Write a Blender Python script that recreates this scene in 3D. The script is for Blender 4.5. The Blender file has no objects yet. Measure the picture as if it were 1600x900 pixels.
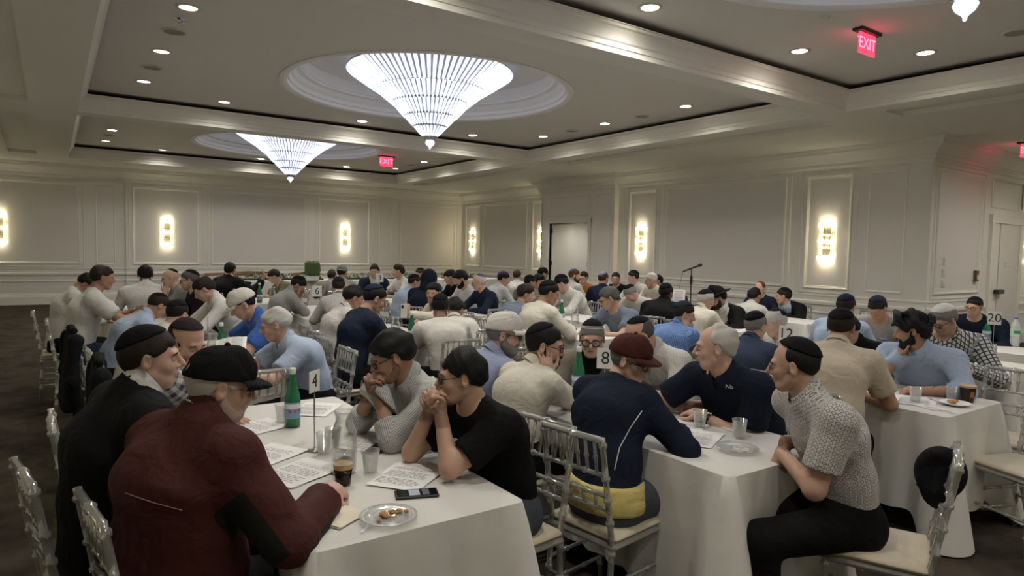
import bpy, math, random
import numpy as np
from mathutils import Matrix, Vector
random.seed(7); rng = np.random.default_rng(7)
PI = math.pi
scene = bpy.context.scene
COL = scene.collection
# ---------------------------------------------------------------- camera (fitted from the room's vanishing points)
HC = 1.66
_c = np.array([800., 450.]); _A = np.array([80., 375.]); _B = np.array([2284., 421.])
FPX = math.sqrt(-float((_A - _c) @ (_B - _c)))
def _dir(v):
    d = np.array([v[0] - 800., -(v[1] - 450.), -FPX]); return d / np.linalg.norm(d)
CX, CY = _dir(_B), _dir(_A); CZ = np.cross(CX, CY)
CR = np.array([CX, CY, CZ])
cam_data = bpy.data.cameras.new('camera'); cam = bpy.data.objects.new('camera', cam_data); COL.objects.link(cam)
cam_data.sensor_width = 36.0; cam_data.lens = FPX / 1600 * 36.0; cam_data.clip_start = 0.05
_m = Matrix([list(r) for r in CR]).to_4x4(); _m.translation = (0, 0, HC); cam.matrix_world = _m
scene.camera = cam
def ray(px, py):
    d = CR @ np.array([px - 800., -(py - 450.), -FPX]); return d
def at_z(px, py, z):
    d = ray(px, py); t = (z - HC) / d[2]; return np.array([0, 0, HC]) + t * d
def at_d(px, py, dist):
    d = ray(px, py); d = d / np.linalg.norm(d); return np.array([0, 0, HC]) + dist * d
# ---------------------------------------------------------------- world, exposure
world = bpy.data.worlds.new('world'); scene.world = world; world.use_nodes = True
world.node_tree.nodes['Background'].inputs[0].default_value = (0.9, 0.95, 1, 1)
world.node_tree.nodes['Background'].inputs[1].default_value = 0.0
scene.view_settings.view_transform = 'Standard'; scene.view_settings.look = 'None'
scene.view_settings.gamma = 1.0; scene.view_settings.use_curve_mapping = False
scene.view_settings.exposure = 1.66
scene.cycles.max_bounces = 7; scene.cycles.diffuse_bounces = 4; scene.cycles.glossy_bounces = 3; scene.cycles.transmission_bounces = 5; scene.cycles.transparent_max_bounces = 6
scene.cycles.caustics_reflective = False; scene.cycles.caustics_refractive = False
DOWN_W, CHAND_E, SCONCE_E = 26.0, 0.31, 25.0        # watts per downlight, emission of chandelier and sconce crystals
# ---------------------------------------------------------------- materials
MATS = {}
def mat(name, col, rough=0.6, metal=0.0, spec=0.5, trans=0.0, emit=None, estr=0.0, noise=None, bump=None, sheen=0.0, alpha=1.0, ior=1.45):
    if name in MATS: return MATS[name]
    m = bpy.data.materials.new(name); m.use_nodes = True; nt = m.node_tree
    b = nt.nodes['Principled BSDF']
    b.inputs['Base Color'].default_value = (*col, 1); b.inputs['Roughness'].default_value = rough
    b.inputs['Metallic'].default_value = metal; b.inputs['Specular IOR Level'].default_value = spec
    b.inputs['Transmission Weight'].default_value = trans; b.inputs['IOR'].default_value = ior
    b.inputs['Alpha'].default_value = alpha
    if sheen: b.inputs['Sheen Weight'].default_value = sheen
    if emit: b.inputs['Emission Color'].default_value = (*emit, 1); b.inputs['Emission Strength'].default_value = estr
    if noise:                      # (scale, amount): slow colour variation of the stuff itself
        tc = nt.nodes.new('ShaderNodeTexCoord'); n = nt.nodes.new('ShaderNodeTexNoise'); n.inputs['Scale'].default_value = noise[0]
        n.inputs['Detail'].default_value = 4; nt.links.new(tc.outputs['Object'], n.inputs['Vector'])
        mx = nt.nodes.new('ShaderNodeMix'); mx.data_type = 'RGBA'
        a = noise[1]
        mx.inputs[6].default_value = (*[max(0, c * (1 - a)) for c in col], 1); mx.inputs[7].default_value = (*[min(1, c * (1 + a)) for c in col], 1)
        nt.links.new(n.outputs['Fac'], mx.inputs[0]); nt.links.new(mx.outputs[2], b.inputs['Base Color'])
    if bump:                       # (scale, strength, distance)
        tc = nt.nodes.new('ShaderNodeTexCoord'); n = nt.nodes.new('ShaderNodeTexNoise'); n.inputs['Scale'].default_value = bump[0]
        n.inputs['Detail'].default_value = 3; nt.links.new(tc.outputs['Object'], n.inputs['Vector'])
        bp = nt.nodes.new('ShaderNodeBump'); bp.inputs['Strength'].default_value = bump[1]; bp.inputs['Distance'].default_value = bump[2]
        nt.links.new(n.outputs['Fac'], bp.inputs['Height']); nt.links.new(bp.outputs['Normal'], b.inputs['Normal'])
    MATS[name] = m; return m
def clear_mat(name, tint, fac, rough=.06, col=(.9,.9,.9)):
    m = bpy.data.materials.new(name); m.use_nodes = True; nt = m.node_tree; nt.nodes.remove(nt.nodes['Principled BSDF']); out = nt.nodes['Material Output']
    tr = nt.nodes.new('ShaderNodeBsdfTransparent'); tr.inputs[0].default_value = (*tint, 1)
    gl = nt.nodes.new('ShaderNodeBsdfPrincipled'); gl.inputs['Base Color'].default_value = (*col, 1); gl.inputs['Roughness'].default_value = rough; gl.inputs['Metallic'].default_value = .55
    lw = nt.nodes.new('ShaderNodeLayerWeight'); lw.inputs[0].default_value = .35
    ma = nt.nodes.new('ShaderNodeMath'); ma.operation = 'MULTIPLY_ADD'; ma.inputs[1].default_value = 1.0-fac; ma.inputs[2].default_value = fac; ma.use_clamp = True
    mx = nt.nodes.new('ShaderNodeMixShader'); nt.links.new(lw.outputs['Facing'], ma.inputs[0]); nt.links.new(ma.outputs[0], mx.inputs[0]); nt.links.new(tr.outputs[0], mx.inputs[1]); nt.links.new(gl.outputs[0], mx.inputs[2]); nt.links.new(mx.outputs[0], out.inputs[0])
    return m
WALL = mat('wall paint', (0.84, 0.82, 0.77), rough=0.33, bump=(30, .05, .002))
PANEL = mat('panel paint', (0.79, 0.76, 0.725), rough=0.42, bump=(60, .06, .001))
TRIM = mat('trim gloss paint', (0.87, 0.85, 0.79), rough=0.22)
CEIL = mat('ceiling paint', (0.78, 0.755, 0.71), rough=0.7)
CROWN = mat('crown paint', (0.83, 0.81, 0.76), rough=0.8, spec=.12)
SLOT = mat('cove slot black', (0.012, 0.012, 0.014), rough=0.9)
DOMEM = mat('dome paint', (0.90, 0.89, 0.89), rough=0.6)
CHROME = mat('chrome', (0.75, 0.75, 0.76), rough=0.18, metal=1.0)
DARKMET = mat('dark metal', (0.05, 0.05, 0.055), rough=0.4, metal=0.7)
BLACKPL = mat('black plastic', (0.012, 0.012, 0.013), rough=0.35)
WHITEPL = mat('white plastic', (0.75, 0.74, 0.70), rough=0.4)
def carpet_material():
    m = bpy.data.materials.new('carpet'); m.use_nodes = True; nt = m.node_tree; b = nt.nodes['Principled BSDF']
    tc = nt.nodes.new('ShaderNodeTexCoord')
    v = nt.nodes.new('ShaderNodeTexNoise'); v.inputs['Scale'].default_value = 2.2; v.inputs['Detail'].default_value = 7; v.inputs['Roughness'].default_value = .72
    w = nt.nodes.new('ShaderNodeTexVoronoi'); w.inputs['Scale'].default_value = 7.0
    r = nt.nodes.new('ShaderNodeValToRGB')
    r.color_ramp.elements[0].position = .35; r.color_ramp.elements[0].color = (0.021, 0.017, 0.012, 1)
    r.color_ramp.elements[1].position = .68; r.color_ramp.elements[1].color = (0.068, 0.056, 0.040, 1)
    ad = nt.nodes.new('ShaderNodeMath'); ad.operation = 'MULTIPLY_ADD'; ad.inputs[1].default_value = .18
    nt.links.new(tc.outputs['Object'], v.inputs['Vector']); nt.links.new(tc.outputs['Object'], w.inputs['Vector'])
    nt.links.new(w.outputs['Distance'], ad.inputs[0]); nt.links.new(v.outputs['Fac'], ad.inputs[2]); nt.links.new(ad.outputs[0], r.inputs[0])
    nt.links.new(r.outputs[0], b.inputs['Base Color']); b.inputs['Roughness'].default_value = .95; b.inputs['Specular IOR Level'].default_value = .1
    n2 = nt.nodes.new('ShaderNodeTexNoise'); n2.inputs['Scale'].default_value = 160
    bp = nt.nodes.new('ShaderNodeBump'); bp.inputs['Strength'].default_value = .5; bp.inputs['Distance'].default_value = .004
    nt.links.new(tc.outputs['Object'], n2.inputs['Vector']); nt.links.new(n2.outputs['Fac'], bp.inputs['Height']); nt.links.new(bp.outputs['Normal'], b.inputs['Normal'])
    return m
CARPET = carpet_material()
# ---------------------------------------------------------------- mesh helpers
class MB:
    def __init__(s): s.v = []; s.f = []
    def add(s, vs, fs):
        o = len(s.v); s.v += [tuple(float(c) for c in p) for p in vs]; s.f += [tuple(i + o for i in f) for f in fs]; return s
    def box(s, x0, x1, y0, y1, z0, z1):
        return s.add([(x0,y0,z0),(x1,y0,z0),(x1,y1,z0),(x0,y1,z0),(x0,y0,z1),(x1,y0,z1),(x1,y1,z1),(x0,y1,z1)],
                     [(0,3,2,1),(4,5,6,7),(0,1,5,4),(1,2,6,5),(2,3,7,6),(3,0,4,7)])
    def bbox(s, x0, x1, y0, y1, z0, z1, b=.004):     # box with chamfered edges
        def loop(i, z): return [(x0+i,y0,z),(x1-i,y0,z),(x1,y0+i,z),(x1,y1-i,z),(x1-i,y1,z),(x0+i,y1,z),(x0,y1-i,z),(x0,y0+i,z)]
        L = [[(x*(1)+0, y, z) for x, y, z in loop(b, z0+b)], loop(b, z1-b)]
        def inner(z): return [(x0+b,y0+b,z),(x1-b,y0+b,z),(x1-b,y1-b,z),(x0+b,y1-b,z)]
        vs = L[0] + L[1] + inner(z0) + inner(z1); fs = []
        for i in range(8): j = (i+1) % 8; fs.append((i, j, 8+j, 8+i))
        bi, ti = 16, 20
        m = [0, 1, 1, 2, 2, 3, 3, 0]
        for i in range(8):
            j = (i+1) % 8
            if m[i] == m[j]: fs.append((j, i, bi+m[i])); fs.append((8+i, 8+j, ti+m[i]))
            else: fs.append((j, i, bi+m[i], bi+m[j])); fs.append((8+i, 8+j, ti+m[j], ti+m[i]))
        fs += [(bi+3, bi+2, bi+1, bi), (ti, ti+1, ti+2, ti+3)]
        return s.add(vs, fs)
    def lathe(s, prof, n=16, c=(0,0,0), cap=True, a0=0.0, a1=2*PI):
        full = abs(a1 - a0 - 2*PI) < 1e-6; m = n if full else n + 1
        vs = []; fs = []
        for r, z in prof:
            for i in range(m):
                a = a0 + (a1 - a0) * i / n; vs.append((c[0] + r*math.cos(a), c[1] + r*math.sin(a), c[2] + z))
        for k in range(len(prof) - 1):
            for i in range(n):
                j = (i + 1) % m if full else i + 1
                fs.append((k*m+i, k*m+j, (k+1)*m+j, (k+1)*m+i))
        if cap and full:
            fs.append(tuple(range(m-1, -1, -1))); fs.append(tuple((len(prof)-1)*m + i for i in range(m)))
        return s.add(vs, fs)
    def tube(s, pts, r, n=8, cap=True):
        pts = [np.array(p, float) for p in pts]; rs = r if isinstance(r, (list, tuple)) else [r]*len(pts)
        vs = []; fs = []; up = None
        for k, p in enumerate(pts):
            t = pts[min(k+1, len(pts)-1)] - pts[max(k-1, 0)]; t = t / (np.linalg.norm(t) + 1e-12)
            if up is None: up = np.array([0,0,1.]) if abs(t[2]) < .9 else np.array([1.,0,0])
            a = np.cross(up, t); a /= np.linalg.norm(a) + 1e-12; b = np.cross(t, a); up = b
            for i in range(n):
                q = 2*PI*i/n; vs.append(p + rs[k]*(math.cos(q)*a + math.sin(q)*b))
        for k in range(len(pts)-1):
            for i in range(n):
                j = (i+1) % n; fs.append((k*n+i, k*n+j, (k+1)*n+j, (k+1)*n+i))
        if cap: fs += [tuple(range(n-1, -1, -1)), tuple((len(pts)-1)*n+i for i in range(n))]
        return s.add(vs, fs)
    def beam(s, p, q, a, b):                       # square bar from p to q (a x b section)
        p = np.array(p, float); q = np.array(q, float); t = (q-p)/np.linalg.norm(q-p)
        up = np.array([0,0,1.]) if abs(t[2]) < .9 else np.array([1.,0,0]); u = np.cross(up, t); u /= np.linalg.norm(u); w = np.cross(t, u)
        c = [(-1,-1),(1,-1),(1,1),(-1,1)]
        return s.add([p+u*i*a/2+w*j*b/2 for i,j in c]+[q+u*i*a/2+w*j*b/2 for i,j in c], [(3,2,1,0),(4,5,6,7),(0,1,5,4),(1,2,6,5),(2,3,7,6),(3,0,4,7)])
    def build(s, name, m, parent=None, smooth=False, kind=None):
        me = bpy.data.meshes.new(name); me.from_pydata(s.v, [], s.f); me.update()
        if smooth: me.shade_smooth()
        me.materials.append(m)
        return link(name, me, parent, kind)
def link(name, data, parent=None, kind=None):
    o = bpy.data.objects.new(name, data); COL.objects.link(o)
    if parent is not None: o.parent = parent
    if kind: o['kind'] = kind
    return o
def empty(name, loc=(0,0,0), rz=0.0):
    o = bpy.data.objects.new(name, None); COL.objects.link(o); o.location = [float(c) for c in loc]; o.rotation_euler = (0,0,rz); o.empty_display_size = .1; return o
def tag(o, label, cat, group=None):
    o['label'] = label; o['category'] = cat
    if group: o['group'] = group
    return o
def copy_tree(o, parent=None):
    c = o.copy(); COL.objects.link(c); c.parent = parent
    for ch in o.children: copy_tree(ch, c)
    return c
def auto_smooth(o, ang=40):
    me = o.data; me.shade_smooth()
    try: me.set_sharp_from_angle(angle=math.radians(ang))
    except Exception: pass
    return o
# ================================================================ ROOM SHELL
XL, YN, XFAR = -3.2, -4.2, 17.0                 # unseen left wall, wall behind the camera, right end of the side hall
YB, YBC = 20.80, 20.73                          # back wall, its projecting middle section
XR, XRD, XRF, YRET = 11.835, 11.68, 12.24, 5.02 # right wall, door block, far recessed section, return face
ZS, ZL, ZC = 3.617, 3.880, 3.945                # soffit, crown lip, coffer ceiling
CO_X = (0.36, 8.86)
COFF = [(-2.0, 4.90), (5.23, 12.14), (12.50, 19.06)]
CHX = 4.64; CHY = [1.84, 8.86, 15.85]
fl = MB(); fl.add([(XL,YN,0),(XFAR,YN,0),(XFAR,YB+.3,0),(XL,YB+.3,0)], [(0,1,2,3)]); fl.build('floor', CARPET, kind='structure')
def wallmap(O, u, n):
    O = np.array(O, float); u = np.array(u, float); n = np.array(n, float)
    return lambda a, z, c=0.0: O + u*a + n*c + np.array([0,0,z])
def frame_loops(mb, W, a0, a1, z0, z1, prof, close=False):
    """mitred frame on a wall: prof = [(inset, proud), ...]"""
    L = []
    for d, c in prof: L.append([W(a0+d, z0+d, c), W(a1-d, z0+d, c), W(a1-d, z1-d, c), W(a0+d, z1-d, c)])
    vs = [p for l in L for p in l]; fs = []
    for k in range(len(L)-1):
        for i in range(4): j = (i+1) % 4; fs.append((k*4+i, k*4+j, (k+1)*4+j, (k+1)*4+i))
    if close: k = len(L)-1; fs.append((k*4, k*4+1, k*4+2, k*4+3))
    mb.add(vs, fs)
def run_profile(mb, W, a0, a1, prof, m0=0.0, m1=0.0):
    """moulding along a wall: prof = [(z, proud), ...]; m0/m1 mitre factors at the ends"""
    n = len(prof); vs = [W(a0 + m0*c, z, c) for z, c in prof] + [W(a1 - m1*c, z, c) for z, c in prof]
    fs = [(i, i+1, n+i+1, n+i) for i in range(n-1)] + [tuple(range(n)), tuple(range(2*n-1, n-1, -1))]
    mb.add(vs, fs)
MOULD = [(0,0),(0,.018),(.012,.026),(.03,.022),(.045,.010),(.055,.012),(.062,0.004)]
CORN = [(3.25,0),(3.25,.02),(3.29,.03),(3.30,.05),(3.36,.055),(3.37,.075),(3.43,.12),(3.50,.19),(3.515,.21),(3.56,.215),(3.57,.24),(ZS,.245),(ZS,0)]
RAIL = [(.74,0),(.74,.015),(.76,.03),(.80,.034),(.82,.03),(.83,.012),(.90,.012),(.92,.022),(.94,.02),(.95,0)]
LOWR = [(.58,0),(.58,.012),(.60,.02),(.62,.014),(.63,0)]
BASE = [(0,0),(0,.03),(.20,.03),(.22,.024),(.25,.02),(.27,.008),(.29,.006),(.30,0)]
def dress(wall, W, a0, a1, panels, low=True, door=None, cornice=True, m=(0,0)):
    """panels: list of (a0, a1, kind); adds mouldings to a wall as children"""
    segs = [(a0, a1)] if not door else [(a0, door[0]), (door[1], a1)]
    if cornice: mb = MB(); run_profile(mb, W, a0, a1, CORN, *m); mb.build('cornice', CROWN, wall)
    for s0, s1 in segs:
        if s1 - s0 < .02: continue
        mb = MB(); run_profile(mb, W, s0, s1, RAIL); mb.build('chair_rail', TRIM, wall)
        mb = MB(); run_profile(mb, W, s0, s1, LOWR); mb.build('lower_moulding', TRIM, wall)
        mb = MB(); run_profile(mb, W, s0, s1, BASE); mb.build('skirting', TRIM, wall)
    for p in panels:
        p0, p1, kind = p[0], p[1], p[2]; z0 = p[3] if len(p) > 3 else 1.045; z1 = p[4] if len(p) > 4 else 3.16
        if kind in ('big', 'sconce'):
            mb = MB(); frame_loops(mb, W, p0-.10, p1+.10, z0-.085, z1+.075, [(0,0),(0,.012),(.02,.016),(.03,.0)]); mb.build('outer_moulding', TRIM, wall)
        mb = MB(); frame_loops(mb, W, p0, p1, z0, z1, MOULD if kind != 'narrow' else [(0,0),(0,.012),(.012,.016),(.03,.010),(.036,0.003)]); mb.build('panel_moulding', TRIM, wall)
        d = .06 if kind != 'narrow' else .035
        mb = MB(); mb.add([W(p0+d, z0+d, .003), W(p1-d, z0+d, .003), W(p1-d, z1-d, .003), W(p0+d, z1-d, .003)], [(0,1,2,3)])
        mb.build('panel', PANEL if kind != 'narrow' else WALL, wall)
def slab(mb, x0, x1, y0, y1, z0=0.0, z1=4.6): mb.box(x0, x1, y0, y1, z0, z1)
# back wall: plane y=YB, middle section at YBC
mb = MB(); slab(mb, XL, XRF+.4, YB, YB+.2); slab(mb, 1.66, 8.86, YBC, YB)
wb = mb.build('wall_back', WALL, kind='structure')
W0 = wallmap((0, YB, 0), (1,0,0), (0,-1,0)); WC = wallmap((0, YBC, 0), (1,0,0), (0,-1,0))
dress(wb, W0, XL, 1.66, [(-2.55, .62, 'sconce'), (.97, 1.42, 'narrow')])
dress(wb, WC, 1.66, 8.86, [(1.82, 3.50, 'sconce'), (3.80, 6.53, 'big'), (6.95, 8.66, 'sconce')], m=(-1,-1))
dress(wb, W0, 8.86, XRF, [(9.04, 9.50, 'narrow'), (9.82, 11.95, 'big')])
# right wall: main plane (faces -x), door block, far section, return face
DY0, DY1, DZ = 13.25, 14.92, 2.42
mb = MB(); slab(mb, XR, XR+.25, YRET+.2, 12.30)
slab(mb, XRD, XRD+.25, 12.30, DY0); slab(mb, XRD, XRD+.25, DY1, 15.30); slab(mb, XRD, XRD+.25, DY0, DY1, DZ, 4.6)
slab(mb, XRD, XRF, 15.28, 15.32); slab(mb, XRF, XRF+.25, 15.30, YB+.2); slab(mb, XRD+.25, XRF+.25, 15.2, 15.32)
slab(mb, XR, XFAR, YRET, YRET+.2)
wr = mb.build('wall_right', WALL, kind='structure')
WR = wallmap((XR, 0, 0), (0,1,0), (-1,0,0)); WD = wallmap((XRD, 0, 0), (0,1,0), (-1,0,0)); WF = wallmap((XRF, 0, 0), (0,1,0), (-1,0,0))
dress(wr, WR, YRET, 12.30, [(5.40, 6.03, 'narrow'), (6.32, 7.20, 'sconce'), (7.62, 10.70, 'big'), (11.02, 11.92, 'sconce')], m=(-1,0))
dress(wr, WD, 12.30, 15.30, [(12.42, 13.0, 'narrow'), (DY0+.02, DY1-.02, 'narrow', 2.62, 3.16)], door=(DY0-.1, DY1+.1), m=(-1,-1))
dress(wr, WF, 15.32, YB, [(15.55, 16.50, 'sconce'), (16.78, 19.25, 'big'), (19.52, 20.52, 'sconce')])
# door in the right wall: frame, two leaves folded back, pale vestibule behind
dr = empty('door_1', (XRD, (DY0+DY1)/2, 0)); dr['kind'] = 'structure'
def wpart(name, parent, fn, m, **k):
    mb = MB(); fn(mb); o = mb.build(name, m, **k); mw = parent.matrix_world if False else None
    o.parent = parent; o.location = -Vector(parent.location); return o
for y0, y1 in ((DY0-.10, DY0), (DY1, DY1+.10)): wpart('door_jamb', dr, lambda mb: mb.bbox(XRD-.04, XRD+.25, y0, y1, 0, DZ+.10), TRIM)
wpart('door_head', dr, lambda mb: mb.bbox(XRD-.042, XRD+.25, DY0-.10, DY1+.10, DZ, DZ+.12), TRIM)
for s, y in ((1, DY0), (-1, DY1)):
    y0, y1 = (y+.02, y+.065) if s > 0 else (y-.065, y-.02)
    lf = wpart('door_leaf', dr, lambda mb: mb.bbox(XRD+.05, XRD+.84, y0, y1, .01, DZ-.01), TRIM)
    for hz in (.3, 1.25, 2.15):
        h = MB(); h.bbox(XRD+.02, XRD+.05, min(y0, y1)-.012, max(y0,y1)+.012, hz, hz+.12); o = h.build('hinge', DARKMET, lf)
wpart('vestibule', dr, lambda mb: (mb.box(XRD+.25, XRD+1.65, DY0-.12, DY0-.02, 0, 2.8), mb.box(XRD+.25, XRD+1.65, DY1+.02, DY1+.12, 0, 2.8), mb.box(XRD+1.6, XRD+1.7, DY0-.1, DY1+.1, 0, 2.8), mb.box(XRD+.25, XRD+1.65, DY0-.1, DY1+.1, 2.7, 2.8)), WALL)
# return face of the side hall
WT = wallmap((0, YRET, 0), (1,0,0), (0,-1,0))
wt = MB(); wt.box(XR, XR+.02, YRET-.001, YRET+.002, 0, .02); wt = wt.build('trim_1', TRIM, kind='structure')
dress(wt, WT, XR, XFAR, [(12.06, 13.83, 'big', 1.05, 3.12)], door=(14.18, 15.75), m=(-1,0))
mb = MB(); frame_loops(mb, WT, 14.22, 15.70, 2.62, 3.16, MOULD[:4]); mb.build('panel_moulding', TRIM, wt)
d2 = empty('door_2', (14.95, YRET, 0)); d2['kind'] = 'structure'
for x0, x1 in ((14.20, 14.34), (15.56, 15.70)): wpart('door_jamb', d2, lambda mb: mb.bbox(x0, x1, YRET-.06, YRET+.02, 0, 2.34), TRIM)
wpart('door_head', d2, lambda mb: mb.bbox(14.18, 15.72, YRET-.065, YRET+.02, 2.34, 2.5), TRIM)
lf = wpart('door_leaf', d2, lambda mb: mb.bbox(14.62, 15.56, YRET-.045, YRET-.005, .01, 2.34), PANEL)
wpart('side_panel', d2, lambda mb: mb.bbox(14.34, 14.60, YRET-.035, YRET-.003, 0, 2.34), TRIM)
wpart('panic_bar', d2, lambda mb: mb.bbox(14.45, 14.75, YRET-.12, YRET-.045, 1.02, 1.10), DARKMET)
wpart('door_plate', d2, lambda mb: mb.bbox(14.9, 15.18, YRET-.05, YRET-.044, 1.52, 1.62), WHITEPL)
# unseen walls that close the hall
for nm, a in (('wall_left', (XL-.2, XL, YN, YB+.2)), ('wall_near', (XL, XFAR, YN-.2, YN)), ('wall_hall', (XFAR, XFAR+.2, YN, YRET+.2))):
    mb = MB(); slab(mb, *a); mb.build(nm, WALL, kind='structure')
# ---------------------------------------------------------------- ceiling: soffit with coffers and shallow strip recesses
STR_R, STR_L = (9.22, 9.72), (-.76, -.24)
strips = []
for (y0, y1) in ((-1.7, 4.55), (5.55, 11.75), (12.85, 18.75)): strips += [(STR_R[0], STR_R[1], y0, y1), (STR_L[0], STR_L[1], y0, y1)]
holes = [(CO_X[0], CO_X[1], a, b) for a, b in COFF] + strips
xs = sorted({XL, XFAR, *[h[0] for h in holes], *[h[1] for h in holes]}); ys = sorted({YN, YB+.1, *[h[2] for h in holes], *[h[3] for h in holes]})
mb = MB()
for i in range(len(xs)-1):
    for j in range(len(ys)-1):
        cx, cy = (xs[i]+xs[i+1])/2, (ys[j]+ys[j+1])/2
        if any(h[0] < cx < h[1] and h[2] < cy < h[3] for h in holes): continue
        mb.add([(xs[i],ys[j],ZS),(xs[i],ys[j+1],ZS),(xs[i+1],ys[j+1],ZS),(xs[i+1],ys[j],ZS)], [(0,1,2,3)])
ce = mb.build('ceiling', CROWN, kind='structure')
for x0, x1, y0, y1 in strips:
    mb = MB(); W = lambda a, b, c=0.0: np.array([a, b, ZS + c])
    vs = []
    L = [[(x0,y0,ZS),(x1,y0,ZS),(x1,y1,ZS),(x0,y1,ZS)], [(x0,y0,ZS+.07),(x1,y0,ZS+.07),(x1,y1,ZS+.07),(x0,y1,ZS+.07)]]
    mb.add(L[0]+L[1], [(0,1,5,4),(1,2,6,5),(2,3,7,6),(3,0,4,7),(4,5,6,7)]); mb.build('soffit_recess', CROWN, ce)
def ring_rect(mb, x0, x1, y0, y1, prof, flip=False):
    L = [[(x0+d,y0+d,z),(x1-d,y0+d,z),(x1-d,y1-d,z),(x0+d,y1-d,z)] for d, z in prof]
    vs = [p for l in L for p in l]; fs = []
    for k in range(len(L)-1):
        for i in range(4): j = (i+1)%4; fs.append((k*4+i, k*4+j, (k+1)*4+j, (k+1)*4+i))
    mb.add(vs, fs)
RD = 2.03
for (y0, y1), cy in zip(COFF, CHY):
    mb = MB(); ring_rect(mb, *CO_X, y0, y1, [(0,ZS),(0,ZS+.05),(.012,ZS+.055),(.015,ZS+.10),(.03,ZS+.115),(.05,ZS+.17),(.085,ZS+.215),(.105,ZS+.225),(.108,ZS+.25),(.12,ZS+.255),(.12,ZL)])
    auto_smooth(mb.build('coffer_crown', CROWN, ce), 25)
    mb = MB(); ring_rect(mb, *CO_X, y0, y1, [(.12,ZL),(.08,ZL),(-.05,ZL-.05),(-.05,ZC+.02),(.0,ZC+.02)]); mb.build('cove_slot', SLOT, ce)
    # coffer ceiling with a round opening
    n = 96; x0, x1 = CO_X[0]-.05, CO_X[1]+.05; a0, a1 = y0-.05, y1+.05
    vs = []; fs = []
    for i in range(n):
        t = 2*PI*i/n; dx, dy = math.cos(t), math.sin(t)
        vs.append((CHX+RD*dx, cy+RD*dy, ZC))
        k = min(((x1-CHX)/dx if dx > 1e-9 else (x0-CHX)/dx if dx < -1e-9 else 1e9), ((a1-cy)/dy if dy > 1e-9 else (a0-cy)/dy if dy < -1e-9 else 1e9))
        vs.append((CHX+k*dx, cy+k*dy, ZC))
    for i in range(n): j = (i+1)%n; fs.append((2*i, 2*i+1, 2*j+1, 2*j))
    cr = [(x0,a0),(x1,a0),(x1,a1),(x0,a1)]
    mb = MB(); mb.add(vs, fs)
    for q in cr:          # the corner triangles the fan leaves open
        ang = math.atan2(q[1]-cy, q[0]-CHX) % (2*PI); i = int(ang/(2*PI)*n); j = (i+1) % n
        mb.add([vs[2*i+1], (q[0],q[1],ZC), vs[2*j+1]], [(0,1,2)])
    mb.build('coffer_ceiling', CEIL, ce)
    mb = MB(); mb.lathe([(RD+.09,ZC-.001),(RD+.09,ZC-.012),(RD+.06,ZC-.02),(RD,ZC-.012),(RD-.02,ZC+.0),(RD-.02,ZC+.05),(RD-.05,ZC+.06),(RD-.06,ZC+.12),(RD-.10,ZC+.15),(RD-.13,ZC+.20),(RD-.20,ZC+.215),(RD-.20,ZC+.24),(RD-.22,ZC+.25),(RD-.22,ZC+.42)], n=96, c=(CHX, cy, 0), cap=False)
    auto_smooth(mb.build('dome_moulding', DOMEM, ce), 30)
    mb = MB(); mb.lathe([(RD-.2,ZC+.42),(1.0,ZC+.47),(.01,ZC+.48)], n=64, c=(CHX, cy, 0), cap=False); mb.build('dome_top', DOMEM, ce, smooth=True)
mb = MB(); mb.add([(XL,YN,4.6),(XFAR,YN,4.6),(XFAR,YB+.2,4.6),(XL,YB+.2,4.6)], [(3,2,1,0)]); mb.build('roof_slab', CEIL, ce)
# ================================================================ CEILING FITTINGS
def glow(name, col, s, cam_col=(1,1,1)):
    return mat(name, (.9,.9,.9), rough=.3, emit=col, estr=s)
CRYS = mat('chandelier crystal', (.80,.82,.90), rough=.12, emit=(.80,.84,1.0), estr=CHAND_E, spec=.6)
CRYSW = mat('chandelier gap liner', (.16,.17,.21), rough=.3, emit=(.86,.90,1.0), estr=CHAND_E*.10)  # dark colour that stands in for shade between the crystal rods
_nt = CRYS.node_tree; _tc = _nt.nodes.new('ShaderNodeTexCoord'); _no = _nt.nodes.new('ShaderNodeTexNoise'); _no.inputs['Scale'].default_value = 7.0; _no.inputs['Detail'].default_value = 2  # sparkle painted into the crystal glow as noise in its strength
_mr = _nt.nodes.new('ShaderNodeMapRange'); _mr.inputs[1].default_value = .36; _mr.inputs[2].default_value = .68; _mr.inputs[3].default_value = CHAND_E*.80; _mr.inputs[4].default_value = CHAND_E*1.4
_nt.links.new(_tc.outputs['Object'], _no.inputs['Vector']); _nt.links.new(_no.outputs['Fac'], _mr.inputs[0]); _nt.links.new(_mr.outputs[0], _nt.nodes['Principled BSDF'].inputs['Emission Strength'])
for _mm in (CRYS,): _mm.cycles.emission_sampling = 'NONE'
RING = mat('chandelier ring', (.62,.63,.68), rough=.2, metal=.9)
TIERS = [(1.20, 4.235, .80, 3.965, 80), (.80, 3.985, .555, 3.775, 66), (.555, 3.79, .375, 3.59, 52), (.37, 3.605, .23, 3.445, 36), (.23, 3.455, .095, 3.305, 24)]
def rod(mb, p, q, r0, r1):
    mb.tube([p, q], [r0, r1], n=5)
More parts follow.
